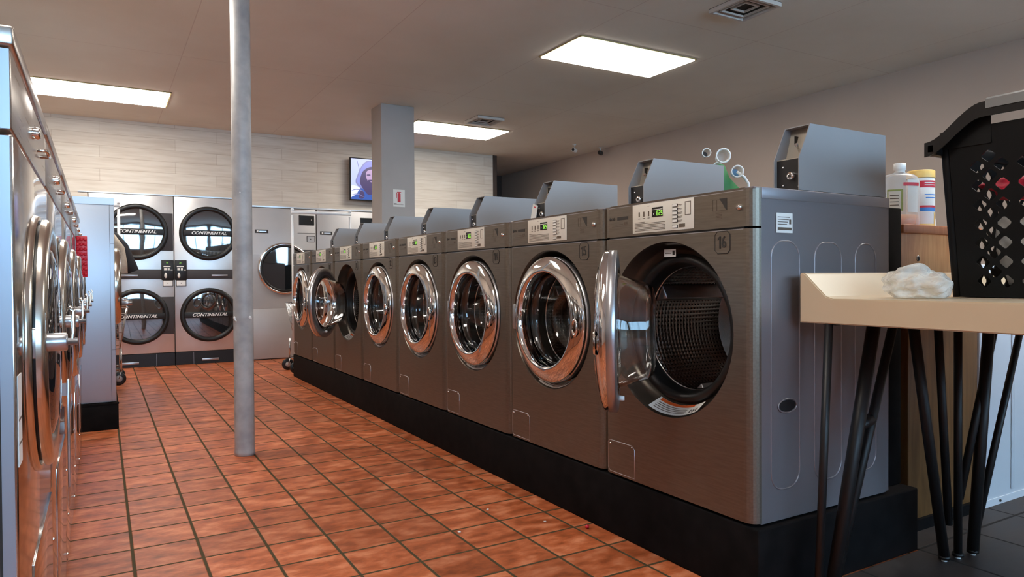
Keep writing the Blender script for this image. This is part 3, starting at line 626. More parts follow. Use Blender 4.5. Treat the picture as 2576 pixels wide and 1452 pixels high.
# ------------------------------------------------------------------ stacked dryers in the back wall
def stack_dryer(x0, dark_right, label):
    t = thing('stacked_dryer', label, 'dryer', (x0, 8.60, 0), group='stacked dryers in the back wall'); W = .805
    b = MB(); b.box((0.002, 0, .145), (W - .002, .85, 1.868), M['dryersteel'], .004); b.build('cabinet', t)
    b = MB(); b.box((0.002, -.004, 0.002), (W - .002, .8, .142), M['black'])
    for xx in (.62, .805 - .62): b.box((xx, -.006, .004), (xx + .003, -.003, .14), M['trimsteel'])
    b.box((.27, -.010, .035), (.45, -.004, .06), M['trimsteel'], .002); b.build('kick_panel', t)
    for q, cz in enumerate((1.468, .55)):
        cx = .448 if dark_right else .355
        if dark_right:
            b = MB(); b.box((.46, -.006, cz - .20), (W - .006, -.0005, cz + .21), M['darkpanel'], .002); b.build('dark_panel', t)
        b = MB(); b.lathe([(0, .305), (-.018, .303), (-.030, .285), (-.028, .262), (-.015, .252), (-.006, .25)], M['rubber'], (cx, 0, cz), 'y', 64); d = b.build('door', t); d['label'] = 'round dryer door with a thick black rim'
        b = MB(); b.lathe([(-.008, .256), (-.0104, .20), (-.0116, .10), (-.012, .0)], M['doorglass'], (cx, 0, cz), 'y', 56); b.build('door_glass', d)
        b = MB(); b.box((cx - .262, -.032, cz - .030), (cx + .262, -.022, cz + .034), M['black'], .003)
        for q in (-.0015, 0, .0015): text_into(b, 'CONTINENTAL', .050, (cx + q, -.0325 + q * .1, cz + .002), FY, M['whiteplastic'], width=.36, shear=.3)
        b.build('handle_bar', d)
    b = MB(); b.box((.003, -.006, .955), (W - .003, -.0005, 1.062), M['darkpanel'], .002); b.box((.27, -.014, .985) if dark_right else (.38, -.014, .985), (.45, -.006, 1.005) if dark_right else (.55, -.006, 1.005), M['trimsteel'], .002); b.build('lint_panel', t)
    xx = W - .125 if dark_right else .004
    b = MB(); b.box((xx, -.016, .945), (xx + .12, -.0065, 1.165), M['black'], .003); cp = b.build('coin_meter', t); cp['label'] = 'black coin meter with green digits'
    b = MB(); text_into(b, '16' if dark_right else '25', .022, (xx + .055, -.017, 1.135), FY, M['digit']); b.build('digits', cp)
    b = MB(); b.box((xx + .02, -.0175, 1.088), (xx + .09, -.016, 1.100), M['paper']); b.box((xx + .025, -.0175, 1.05), (xx + .05, -.016, 1.075), M['paper']); b.box((xx + .06, -.0175, 1.05), (xx + .08, -.016, 1.075), M['paper']); b.box((xx + .09, -.0175, 1.05), (xx + .11, -.016, 1.06), M['paper'])
    b.lathe([(-.0172, 0), (-.0172, .02), (-.0165, .02)], M['paper'], (xx + .04, 0, .995), 'y', 16, sy=.7, sz=1.5); b.build('meter_print', cp)
    b = MB(); b.box((xx + .01, -.008, .876), (xx + .115, -.0005, .945), M['ink']); b.box((xx + .017, -.010, .882), (xx + .108, -.007, .939), M['whiteplastic']); b.box((xx + .058, -.011, .905), (xx + .066, -.009, .915), M['ink']); b.build('coin_vault', t)
    return t
stack_dryer(-.108, True, 'stacked dryer at far left with black panels beside its round doors')
stack_dryer(.700, False, 'stacked dryer partly behind the round pole, doors set in plain steel')
def big_dryer(x0, label):
    t = thing('tumble_dryer', label, 'dryer', (x0, 8.60, 0), group='single dryers in the back wall'); W = .752
    b = MB(); b.box((.002, 0, .012), (W - .002, .85, 1.788), M['dryergrey'], .004); b.box((.004, -.004, .60), (W - .004, .0, 1.24), M['dryergrey']); b.box((.004, -.006, .012), (W - .004, .0, .60), M['dryergrey'], .002); b.box((.0, .002, 0), (W, .8, .014), M['black']); b.build('cabinet', t)
    cx, cz = .372, 1.075
    b = MB(); b.lathe([(0, .31), (-.02, .308), (-.036, .293), (-.036, .282), (-.022, .272)], M['chrome'], (cx, -.004, cz), 'y', 64); b.lathe([(-.03, .282), (-.038, .276), (-.038, .258), (-.02, .252)], M['rubber'], (cx, -.004, cz), 'y', 64); d = b.build('door', t)
    b = MB(); b.lathe([(-.022, .256), (-.0232, .15), (-.024, .0)], M['doorglass'], (cx, -.004, cz), 'y', 56); b.build('door_glass', d)
    b = MB(); b.box((.04, -.004, 1.49), (.19, -.0005, 1.53), M['ink']); text_into(b, 'SPEED QUEEN', .018, (.125, -.0045, 1.51), FY, M['whiteplastic'], width=.09) if False else b.box((.06, -.006, 1.50), (.08, -.004, 1.52), M['whiteplastic']); b.box((.09, -.006, 1.503), (.17, -.004, 1.516), M['trimsteel']); b.build('brand_plate', t)
    b = MB(); b.box((.548, -.006, 1.60), (.73, -.0005, 1.715), M['ink']); b.box((.556, -.008, 1.608), (.722, -.006, 1.708), M['lcd']); b.box((.69, -.010, 1.655), (.70, -.008, 1.67), M['chrome']); b.build('display', t)
    b = MB(); b.box((.64, -.004, 1.40), (.735, -.0005, 1.47), M['ink']); b.box((.645, -.006, 1.40), (.730, -.004, 1.463), M['dryergrey']); b.sphere((.685, -.008, 1.43), .006, M['ink'], n=8); b.build('coin_slot', t)
    b = MB(); b.box((.53, -.003, 1.50), (.74, -.0005, 1.503), M['ink']); b.box((.53, -.003, 1.24), (.74, -.0005, 1.30), M['darkpanel']); b.build('seam_cover', t)
    return t
big_dryer(1.515, 'large single dryer with chrome ringed round door, right of the pole')
big_dryer(2.275, 'single dryer mostly hidden behind washers, pillar and cart rail')

# ------------------------------------------------------------------ TV on the back wall
tv = thing('television', 'wall television showing a person with a hood, partly behind the pillar', 'television', (2.665, 8.50, 1.92))
b = MB(); b.box((0, 0, 0), (.84, .04, .53), M['black'], .004); b.build('casing', tv)
b = MB(); b.box((.30, .04, .18), (.55, .117, .36), M['black']); b.build('wall_mount', tv)
b = MB(); X0, X1, Z0, Z1 = .012, .828, .014, .518
def flat(pts, m, d, sm=True):
    if sm:      # rounded outline through the points
        n = len(pts); out = []
        for k in range(n):
            p0, p1, p2, p3 = pts[k - 1], pts[k], pts[(k + 1) % n], pts[(k + 2) % n]
            for q in range(5):
                t = q / 5; out.append(tuple(.5 * (2 * p1[i] + (p2[i] - p0[i]) * t + (2 * p0[i] - 5 * p1[i] + 4 * p2[i] - p3[i]) * t * t + (3 * p1[i] - p0[i] - 3 * p2[i] + p3[i]) * t ** 3) for i in (0, 1)))
        pts = [(min(1, max(0, u)), min(1, max(0, v))) for u, v in out]
    b.poly([(X0 + u * (X1 - X0), -.001 - d * .0003, Z0 + v * (Z1 - Z0)) for u, v in pts], m)
flat([(0, 0), (1, 0), (1, 1), (0, 1)], M['tv_bg'], 0, False)
flat([(.0, .02), (.10, .02), (.2, .22), (.05, .34), (.0, .30)], M['tv_light'], 1)
flat([(0.100, .60), (0.150, .78), (0.240, .95), (0.380, .97), (0.500, .88), (0.540, .60), (0.500, .30), (0.280, .18), (0.140, .28), (0.070, .42)], M['tv_line'], 2)
flat([(0.120, .60), (0.165, .77), (0.250, .93), (0.380, .95), (0.480, .86), (0.510, .60), (0.440, .34), (0.280, .24), (0.160, .32), (0.090, .44)], M['tv_hood'], 3)
flat([(0.000, .0), (0.080, .12), (0.150, .28), (0.280, .20), (0.480, .22), (0.630, .0)], M['tv_blue'], 4)
flat([(0.120, .05), (0.160, .24), (0.210, .12), (0.180, .02)], M['tv_dark'], 5)
flat([(0.150, .56), (0.200, .72), (0.320, .82), (0.430, .74), (0.450, .50), (0.380, .22), (0.280, .12), (0.200, .24), (0.140, .40)], M['tv_dark'], 6)
flat([(0.230, .62), (0.260, .72), (0.340, .75), (0.400, .66), (0.390, .50), (0.320, .42), (0.260, .47)], M['tv_skin'], 7)
flat([(0.250, .625), (0.300, .63), (0.300, .605), (0.250, .60)], M['tv_dark'], 8); flat([(0.340, .63), (0.390, .625), (0.390, .60), (0.340, .605)], M['tv_dark'], 8)
flat([(0.260, .48), (0.320, .50), (0.380, .48), (0.340, .41), (0.290, .41)], M['tv_dark'], 8); flat([(0.300, .455), (0.350, .455), (0.340, .44), (0.310, .44)], M['tv_skin'], 9)
flat([(.09, .95), (.10, .95), (.14, .70), (.13, .70)], M['tv_line'], 8, False)
flat([(.0, .20), (.09, .26), (.20, .20), (.09, .235)], M['tv_line'], 8); flat([(.0, .10), (.10, .14), (.2, .06), (.1, .12)], M['tv_line'], 8)
b.build('screen', tv, recalc=False)

# fire extinguisher sign on the pillar
b = MB(); b.box((2.495, 6.5765, 1.655), (2.617, 6.5795, 1.825), M['paper']); 
b.box((2.540, 6.5755, 1.70), (2.572, 6.5765, 1.785), M['redprint'], .0004); b.box((2.549, 6.5755, 1.785), (2.563, 6.5765, 1.80), M['redprint']); b.box((2.538, 6.5755, 1.797), (2.578, 6.5765, 1.803), M['redprint']); b.tube([(2.538, 6.576, 1.80), (2.530, 6.576, 1.78), (2.527, 6.576, 1.74)], .003, M['redprint'], 6)
b.box((2.50, 6.5755, 1.685), (2.53, 6.5765, 1.689), M['ink']); b.box((2.50, 6.5755, 1.675), (2.60, 6.5765, 1.678), M['inkbrown'])
o = b.build('extinguisher_sign'); tag(o, 'small white sign with a red fire extinguisher symbol on the pillar', 'sign')

# ------------------------------------------------------------------ ceiling fixtures
def troffer(x0, y0, x1, y1, label):
    t = thing('ceiling_light', label, 'ceiling light', ((x0 + x1) / 2, (y0 + y1) / 2, ZC), group='rectangular ceiling lights'); w, d = (x1 - x0) / 2, (y1 - y0) / 2
    b = MB()
    for (p, q, r, s_) in ((-w, -d, w, -d + .012), (-w, d - .012, w, d), (-w, -d, -w + .012, d), (w - .012, -d, w, d)): b.box((p, q, -.008), (r, s_, -.0005), M['trofferframe'])
    b.build('frame', t)
    b = MB(); b.box((-w + .012, -d + .012, -.014), (w - .012, d - .012, -.001), M['troffer'], .002); b.build('diffuser', t)
troffer(2.955, 4.06, 4.075, 4.62, 'rectangular ceiling light nearest, upper right above the washers')
troffer(-.56, 7.13, .578, 7.74, 'rectangular ceiling light at upper left, beyond the left row')
troffer(2.97, 7.08, 4.13, 7.67, 'rectangular ceiling light beside the pillar')
troffer(-.56, 4.06, .578, 4.62, 'rectangular ceiling light over the aisle, out of frame above the pole')
troffer(-.56, 1.00, .578, 1.56, 'rectangular ceiling light over the nearest left washer, out of frame')
troffer(2.955, 1.00, 4.075, 1.56, 'rectangular ceiling light over the oak cabinet, out of frame')
def vent(x, y, s, label):
    t = thing('ceiling_vent', label, 'vent', (x, y, ZC), group='square ceiling vents')
    b = MB(); b.box((-s, -s, -.003), (s, s, -.0005), M['ventdark']); b.build('duct_opening', t)
    b = MB()
    for k, r in enumerate((s, s * .70, s * .40)):
        z = -.004 - .006 * (2 - k); w = .018 if k == 0 else .008
        for (p, q, u, v) in ((-r, -r, r, -r + w), (-r, r - w, r, r), (-r, -r + w, -r + w, r - w), (r - w, -r + w, r, r - w)): b.box((p, q, z - .012), (u, v, -.003 if k == 0 else z), M['ventwhite'])
    b.build('louvre', t)
vent(3.55, 3.12, .155, 'square ceiling vent at the top edge, nearest the camera')
vent(3.60, 6.73, .16, 'square ceiling vent just in front of the light by the pillar')
def cctv(x, y, z, m, rz, label):
    t = thing('security_camera', label, 'camera', (x, y, z), rz, 'security cameras')
    b = MB(); b.lathe([(0, 0), (0, .025), (-.008, .025), (-.01, .008), (-.05, .008), (-.05, 0)], M['ventwhite'], axis='z', n=16); b.build('bracket', t)
    b = MB(); b.lathe([(-.045, 0), (-.045, .022), (-.03, .028), (.04, .028), (.05, .024), (.05, 0)], m, (0, 0, -.072), 'x', 20); c = b.build('housing', t)
    b = MB(); b.lathe([(-.05, 0), (-.05, .018), (-.045, .018)], M['ink'], (0, 0, -.072), 'x', 16); b.build('lens', c)
cctv(5.28, 7.42, ZC, M['whiteplastic'], radians(35), 'white security camera hanging from the ceiling near the right wall')
cctv(5.70, 7.42, ZC, M['ink'], radians(35), 'black security camera at the top of the right wall')

# ------------------------------------------------------------------ laundry carts with rails
def make_cart():
    t = thing('laundry_cart', '', 'laundry cart', (1.99, 7.32, 0)); w, d = .30, .22
    b = MB()
    for x in (-w, w): b.tube([(x, 0, .30), (x, 0, 1.60)], .0125, M['railwhite'], 10)
    b.tube([(-w - .01, 0, 1.63), (w + .01, 0, 1.63)], .016, M['railwhite'], 12)
    for x in (-w, w): b.sphere((x, 0, 1.655), .017, M['railwhite'], n=10)
    b.build('hanging_rail', t)
    b = MB(); r = .0028; zt, zb = .70, .33
    def loop(k, z): 
        return [(-w * k + .012, -d * k, z), (w * k + .03, -d * k, z), (w * k + .03, d * k, z), (-w * k + .012, d * k, z)]
    b.tube(loop(1.1, zt), .006, M['wire'], 6, closed=True); b.tube(loop(.88, zb), .005, M['wire'], 6, closed=True)
    A, B = loop(1.1, zt), loop(.88, zb)
    for i in range(4):
        n = 12 if i % 2 == 0 else 9
        for k in range(n):
            f = k / n; p = Vector(A[i]).lerp(Vector(A[(i + 1) % 4]), f); q = Vector(B[i]).lerp(Vector(B[(i + 1) % 4]), f); b.tube([p, q], r, M['wire'], 4)
    for k in range(1, 5):
        f = k / 5; b.tube([Vector(p).lerp(Vector(q), f) for p, q in zip(A, B)], r, M['wire'], 4, closed=True)
    for k in range(1, 8): x = -w + 2 * w * k / 8; b.tube([(x, -d * .88, zb), (x, d * .88, zb)], r, M['wire'], 4)
    b.build('wire_basket', t)
    b = MB()
    for x in (-w, w):
        for y in (-d * .8, d * .8): b.tube([(x, y, .33), (x, y, .12)], .009, M['wire'], 8)
        b.tube([(x, -d * .8, .14), (x, d * .8, .14)], .008, M['wire'], 8)
    for y in (-d * .8, d * .8): b.tube([(-w, y, .14), (w, y, .14)], .008, M['wire'], 8)
    b.build('frame', t)
    for x in (-w, w):
        for y in (-d * .8, d * .8):
            b = MB(); b.lathe([(-.014, .03), (-.014, .052), (-.008, .06), (.008, .06), (.014, .052), (.014, .03)], M['rubber'], (x - .02, y, .06), 'y', 24); b.lathe([(-.012, 0), (-.012, .034), (.012, .034), (.012, 0)], M['dryergrey'], (x - .02, y, .06), 'y', 20); b.tube([(x, y - .02, .125), (x - .02, y - .02, .06), (x - .02, y + .02, .06), (x, y + .02, .125)], .004, M['wire'], 6); b.build('wheel', t)
    return t
c1 = make_cart(); c1['label'] = 'wire laundry cart with pale hanging rail behind the far washers'; c1['group'] = 'laundry carts'
c2 = copy_tree(c1); c2.location = (-.155, 7.40, 0); c2['label'] = 'wire laundry cart at far left, mostly hidden beside the tall machine'
# shirts hanging from the left cart rail
def shirt(x, y, z, m, w, h, name, label):
    b = MB(); n, k = 10, 14; rows = []
    for j in range(k + 1):
        v = j / k; row = []
        for i in range(n + 1):
            u = i / n - .5; hw = w * (.35 + .65 * min(1, v * 2.2)); row.append(Vector((x + .012 * sin(u * 16 + v * 3), y + u * hw * 2 * .5, z - v * h - abs(u) * .05 * (1 - v))))
        rows.append(row)
    for sgn in (-1, 1):
        R = [[b.bm.verts.new(p + Vector((sgn * (.008 + .014 * sin(pi * j / k)), 0, 0))) for p in row] for j, row in enumerate(rows)]
        for j in range(k):
            for i in range(n):
                f = b.bm.faces.new((R[j][i], R[j][i + 1], R[j + 1][i + 1], R[j + 1][i])); f.smooth = True; f.material_index = b.mi(m)
    o = b.build(name); 
    b = MB(); b.tube([(x, y - .08, z - .03), (x, y, z + .01), (x, y + .08, z - .03)], .004, M['wire'], 6); b.tube([(x, y, z + .01), (x, y, z + .05), (x - .012, y, z + .062), (x - .022, y, z + .05)], .002, M['wire'], 6); h_ = b.build('hanger', o)
    tag(o, label, 'shirt', 'shirts on the left cart rail'); return o
def sleeve_shirt(x, y, z, m, label, lean):
    """shirt seen from the side aisle, body hanging with one sleeve falling to the right"""
    b = MB()
    b.tube([(x - .06, y, z - .01), (x - .03, y, z - .03), (x + .03 + lean * .2, y, z - .14), (x + .05 + lean * .6, y - .01, z - .27), (x + .06 + lean, y - .01, z - .36)], [.02, .035, .05, .052, .048], m, 14)
    b.tube([(x - .05, y, z - .01), (x - .08, y, z - .12), (x - .10, y, z - .36)], [.02, .05, .05], m, 14)
    o = b.build('shirt'); b = MB(); b.tube([(x - .05, y, z - .02), (x - .05, y, z + .02), (x - .05, y + .004, z + .045)], .003, M['wire'], 6); b.build('hanger', o)
    tag(o, label, 'shirt', 'shirts on the left cart rail')
sleeve_shirt(.105, 7.06, 1.36, M['cloth_beige'], 'beige shirt hanging from the left cart rail, front one', -.01)
sleeve_shirt(.125, 7.18, 1.38, M['cloth_dark'], 'dark shirt hanging behind the beige one at left', .065)

# ------------------------------------------------------------------ cream folding table
tb = thing('folding_table', 'cream laminate folding table with raised end and black hairpin legs', 'table', (1.745, 1.335, 0))
b = MB(); x1 = 1.14; yn = -1.35; zb, zf, zr = .803, .874, .946
prof = [(0, zb), (0, zr - .004), (-.004, zr), (-.012, zr), (-.020, zr - .004), (-.085, zf + .006), (-.105, zf), (yn, zf), (yn, zb)]
tmp = bmesh.new(); A = [tmp.verts.new((0, p, q)) for p, q in prof]; B = [tmp.verts.new((x1, p, q)) for p, q in prof]; n = len(prof)
tmp.faces.new(A); tmp.faces.new(list(reversed(B)))
for k in range(n): tmp.faces.new((A[k], B[k], B[(k + 1) % n], A[(k + 1) % n]))
bmesh.ops.recalc_face_normals(tmp, faces=tmp.faces)
bmesh.ops.bevel(tmp, geom=[e for e in tmp.edges if abs(e.verts[0].co.x - e.verts[1].co.x) < 1e-6 and e.verts[0].co.x < .001], offset=.003, segments=2, affect='EDGES')
b.merge(tmp, M['cream']); 
b.build('tabletop', tb)
def leg(rods, foot):
    b = MB()
    for (p, r) in rods: b.tube([p, foot], r, M['legblack'], 10)
    b.box((min(p[0] for p, _ in rods) - .02, min(p[1] for p, _ in rods) - .02, zb - .006), (max(p[0] for p, _ in rods) + .02, max(p[1] for p, _ in rods) + .02, zb), M['legblack'])
    o = b.build('leg', tb); b = MB(); b.sphere((foot[0], foot[1], .012), .013, M['whiteplastic'], n=10); b.build('foot', o)
    return o
def legr(rods):
    b = MB()
    for (p, q, r) in rods: b.tube([p, q], r, M['legblack'], 10)
    b.box((min(p[0] for p, _, _ in rods) + .004, -.105, zb - .004), (max(p[0] for p, _, _ in rods) + .02, -.065, zb), M['legblack'])
    f = rods[0][1]; b.lathe([(.012, 0), (.012, .018), (.022, .018), (.022, 0)], M['legblack'], (f[0], f[1], 0), 'z', 12)
    o = b.build('leg', tb); b = MB(); b.sphere((f[0], f[1], .009), .010, M['whiteplastic'], n=10); b.build('foot', o)
    return o
Y = -.085
legr([((.013, Y, zb), (-.035, Y, .018), .0115)])
lg = legr([((.225, Y, zb), (.018, Y, .018), .019), ((.325, Y, zb), (.022, Y, .018), .0135)])
b = MB(); b.tube([(.150, Y, .50), (.205, Y, .515)], .018, M['legblack'], 8); b.build('brace', lg)
legr([((.420, Y, zb), (.620, Y + .01, .018), .016), ((.560, Y, zb), (.645, Y + .01, .12), .0125)])
legr([((.680, Y, zb), (.683, Y, .018), .0125), ((.930, Y, zb), (.690, Y, .20), .0125)])
legr([((.860, Y - .01, zb), (.755, Y - .01, .018), .018), ((1.095, Y - .01, zb), (.765, Y - .01, .06), .0115)])
legr([((.10, -1.20, zb), (.12, -1.15, .018), .013), ((.25, -1.20, zb), (.125, -1.15, .02), .013)])
legr([((.85, -1.20, zb), (.87, -1.15, .018), .013), ((1.0, -1.20, zb), (.875, -1.15, .02), .013)])

# wooden cabinet, white cabinet behind the table
cab = thing('wooden_cabinet', 'orange oak cabinet with keyhole behind the folding table', 'cabinet', (2.475, 1.47, 0))
b = MB(); b.box((0, 0, .90), (.52, .5, 1.100), M['wood'], .003); b.box((.045, 0, 0), (.52, .5, .90), M['wooddark'], .003); b.build('body', cab)
b = MB(); b.box((-.004, -.012, 1.090), (.53, .51, 1.122), M['woodtrim'], .004); b.build('top', cab)
b = MB(); b.lathe([(-.004, 0), (-.004, .008), (0, .009)], M['chrome'], (.105, 0, 1.0), 'y', 16, sz=1.3); b.lathe([(-.006, 0), (-.006, .0045), (-.004, .0045)], M['ink'], (.102, 0, .998), 'y', 12, sz=1.6); b.build('keyhole', cab)
b = MB(); b.box((.045, -.014, .0), (.52, -.001, .045), M['plinth']); b.build('kick_board', cab)
wc = thing('metal_cabinet', 'white metal cabinet under the right end of the folding table', 'cabinet', (3.005, 1.465, 0))
b = MB(); b.box((0, 0, .0), (.80, .55, .98), M['white_metal'], .006); b.box((.002, -.003, .0), (.79, .0, .032), M['white_metal']); b.box((.24, -.006, .05), (.262, -.0005, .97), M['white_metal'], .003); b.build('body', wc)
b = MB(); b.sphere((.15, -.003, .018), .006, M['ink'], n=8); b.build('rivet', wc)

# bottles on the wooden cabinet
sb = thing('soap_bottle', 'clear flat bottle of orange soap with white cap on the oak cabinet', 'bottle', (2.600, 1.55, 1.123), radians(-30))
b = MB(); P = [(0.0, .0), (0, .92), (.01, 1), (.165, 1), (.182, .92), (.192, .75), (.198, .45), (.202, .30)]
b.lathe([(t_, .072 * r_) for t_, r_ in P] , M['cleartub'], axis='z', n=36, sy=1, sz=.55); b.build('bottle_body', sb)
b = MB(); b.lathe([(.003, 0), (.003, .068), (.042, .069), (.042, 0)], M['liquid'], axis='z', n=32, sy=1, sz=.54); b.build('soap', sb)
b = MB(); b.lathe([(.200, .017), (.203, .019), (.208, .017), (.210, .0215), (.236, .0205), (.238, .0)], M['whiteplastic'], axis='z', n=28); b.build('cap', sb)
b = MB(); b.lathe([(.055, .0735), (.135, .0735)], M['olive'], axis='z', n=14, a0=radians(215), a1=radians(262), sy=1, sz=.57); b.lathe([(.062, .0738), (.128, .0738)], M['sticker'], axis='z', n=14, a0=radians(219), a1=radians(256), sz=.58); b.lathe([(.05, .0733), (.17, .0733)], M['paper'], axis='z', n=14, a0=radians(275), a1=radians(312), sz=.57)
b.lathe([(.148, .0737), (.160, .0737)], M['redprint'], axis='z', n=14, a0=radians(262), a1=radians(318), sz=.59)
for k in range(4): b.lathe([(.075 + k * .012, .0741), (.078 + k * .012, .0741)], M['inkbrown'], axis='z', n=8, a0=radians(224), a1=radians(250), sz=.585)
b.build('bottle_label', sb)
wp = thing('wipes_canister', 'white wipes canister with yellow lid and red band, behind the soap bottle', 'canister', (2.862, 1.62, 1.123))
b = MB(); b.lathe([(0, 0), (0, .048), (.004, .050), (.200, .050), (.205, .047), (.205, 0)], M['paper'], axis='z', n=36); b.build('tub', wp)
b = MB(); b.lathe([(.205, .051), (.232, .051), (.236, .047), (.236, 0)], M['yellow'], axis='z', n=36); b.build('lid', wp)
b = MB()
for z0, z1, m in ((.165, .192, 'redprint'), (.085, .093, 'redprint'), (.070, .085, 'blueprint'), (.012, .020, 'yellow')): b.lathe([(z0, .0506), (z1, .0506)], M[m], axis='z', n=20, a0=radians(205), a1=radians(325))
b.lathe([(.020, .0507), (.066, .0507)], M['yellow'], axis='z', n=10, a0=radians(275), a1=radians(310)); b.lathe([(.122, .0507), (.126, .0507)], M['blueprint'], axis='z', n=12, a0=radians(230), a1=radians(290)); b.lathe([(.134, .0507), (.138, .0507)], M['blueprint'], axis='z', n=12, a0=radians(225), a1=radians(295))
for k in range(2): b.lathe([(.173 + .009 * k, .0509), (.176 + .009 * k, .0509)], M['paper'], axis='z', n=12, a0=radians(225), a1=radians(285))
b.build('print', wp)
b = MB(); b.prism([(0, 0, 0), (.085, 0, 0), (.072, 0, .05), (.040, 0, .125), (.02, 0, .14), (0, 0, .14)], (0, .06, 0), M['whiteplastic'], .006); o = b.build('plastic_jug', None, (2.921, 1.63, 1.123)); tag(o, 'white sloping plastic jug right of the wipes canister', 'jug')

# ------------------------------------------------------------------ laundry basket on the table
bx, by, bz = 2.09, .872, zf + .002
lb = thing('laundry_basket', 'tall black plastic laundry basket with diamond holes on the cream table', 'laundry basket', (bx, by, bz))
HB = .465
def ring(hy, x0, x1, R, n=6):
    P = []
    for (cx, cy, q0) in ((x0 + R, -hy + R, 180), (x1 - R, -hy + R, 270), (x1 - R, hy - R, 0), (x0 + R, hy - R, 90)):
        for k in range(n + 1): a = radians(q0 + 90 * k / n); P.append((cx + R * cos(a), cy + R * sin(a)))
    return P
def shell(z):  # flare
    f = z / HB; return .222 + .022 * f, -.002 - .030 * f, .52 + .03 * f
# panel with diamond holes: front (x-) face built as a strip grid with holes, others by the same routine
def panel(mb, F, W, Hh, holes, th=.0035):
    """rectangular panel param (u in -W..W, v in 0..Hh) with diamond holes: triangulated with bmesh fill"""
    tmp = bmesh.new(); edges = []
    def lp(pts):
        V = [tmp.verts.new((u, v, 0)) for u, v in pts]
        for i in range(len(V)): edges.append(tmp.edges.new((V[i], V[(i + 1) % len(V)])))
    N = 16; lp([(-W + 2 * W * i / N, 0) for i in range(N)] + [(W, Hh * i / N) for i in range(N)] + [(W - 2 * W * i / N, Hh) for i in range(N)] + [(-W, Hh - Hh * i / N) for i in range(N)])
    for (u, v, s_) in holes:
        c = .15 * s_; lp([(u - c, v + s_ - c), (u + c, v + s_ - c), (u + s_ - c, v + c), (u + s_ - c, v - c), (u + c, v - s_ + c), (u - c, v - s_ + c), (u - s_ + c, v - c), (u - s_ + c, v + c)])
    bmesh.ops.triangle_fill(tmp, edges=edges, use_beauty=True)
    kill = [f for f in tmp.faces if any(abs(f.calc_center_median().x - u) + abs(f.calc_center_median().y - v) < s_ * .98 for (u, v, s_) in holes)]
    bmesh.ops.delete(tmp, geom=kill, context='FACES_ONLY')
    ext = bmesh.ops.extrude_face_region(tmp, geom=list(tmp.faces)); vs = [g for g in ext['geom'] if isinstance(g, bmesh.types.BMVert)]
    for v in vs: v.co.z = th
    for v in tmp.verts: v.co = F(v.co.x, v.co.y, v.co.z)
    bmesh.ops.recalc_face_normals(tmp, faces=tmp.faces)
    mb.merge(tmp, M['basket'])
holes = []
s_ = .0190
for g0 in (-.106, 0.0, .106):
    for k in range(7):
        for c in (-.0275, .0275): holes.append((g0 + c, .044 + .052 * k, s_))
        holes.append((g0, .070 + .052 * k, s_))
holes = [h for h in holes if abs(h[0]) < .178]
def Ff(u, v, w):
    f = v / HB; hy, x0, x1 = shell(v); return Vector((x0 + w, u * (hy - .012) / (.222 - .012), v))
def Fb(u, v, w):
    hy, x0, x1 = shell(v); return Vector((x1 - w, u * (hy - .012) / (.222 - .012), v))
b = MB(); panel(b, Ff, .198, HB, holes); panel(b, Fb, .198, HB, holes)
for sg in (-1, 1):
    def Fs(u, v, w, sg=sg):
        hy, x0, x1 = shell(v); c, hw = (x0 + x1) / 2, (x1 - x0) / 2 - .012; return Vector((c + u * hw / .25, sg * (hy - w), v))
    panel(b, Fs, .238, HB, [(g + q, v, s_) for g in (-.168, -.056, .056, .168) for (q, v, _) in [(h[0], h[1], 0) for h in holes if abs(h[0]) < .03]])
for (sx, sy_) in ((0, -1), (0, 1), (1, -1), (1, 1)):     # rounded corner posts
    P = []
    for k in range(6):
        v = HB * k / 5; hy, x0, x1 = shell(v); P.append(((x0 + .013) if sx == 0 else (x1 - .013), sy_ * (hy - .013), v))
    b.tube(P, .0145, M['basket'], 12)
hy, x0, x1 = shell(0); b.box((x0 + .006, -hy + .006, 0), (x1 - .006, hy - .006, .012), M['basket'], .004)
b.build('basket_wall', lb)
# rim that sweeps up into the handle at each end
b = MB(); hy, x0, x1 = shell(HB)
def rimz(y):
    a = abs(y); t_ = max(0, min(1, (hy + .02 - a) / .15)); return HB - .028 + .085 * (t_ * t_ * (3 - 2 * t_))
for (xx, sg) in ((x0, -1), (x1, 1)):
    Y = [-(hy + .022) + 2 * (hy + .022) * k / 40 for k in range(41)]
    for y_, y2 in zip(Y[:-1], Y[1:]):
        z_, z2 = rimz(y_), rimz(y2); gap = abs((y_ + y2) / 2) < .125
        ot, it = xx + sg * .030, xx - sg * .004
        q = .030
        for (a_, c_) in (((ot, -q - .010), (ot, 0)), ((ot, 0), (it, .004)), ((it, .004), (it, -.012)), ((it, -.012), (it + sg * .008, -.012)), ((it + sg * .008, -.012), (ot - sg * .004, -q - .010)), ((ot - sg * .004, -q - .010), (ot, -q - .010))):
            b.poly([(a_[0], y_, z_ + a_[1]), (c_[0], y_, z_ + c_[1]), (c_[0], y2, z2 + c_[1]), (a_[0], y2, z2 + a_[1])], M['rimblack'], False)
    for y_, y2 in zip(Y[:-1], Y[1:]):   # web between wall top and rim, open at the hand hole
        m_ = (y_ + y2) / 2
        if abs(m_) < .112: lo = HB - .004; continue
        b.poly([(xx, y_, HB - .05), (xx, y2, HB - .05), (xx, y2, rimz(y2)), (xx, y_, rimz(y_))], M['basket'])
for sg in (-1, 1):
    for xa, xb in ((x0 - .03, x1 + .03),):
        b.box((xa, sg * (hy + .004) - .016, HB - .066), (xb, sg * (hy + .004) + .018, HB - .027), M['rimblack'], .010, 4)
b.build('rim', lb)
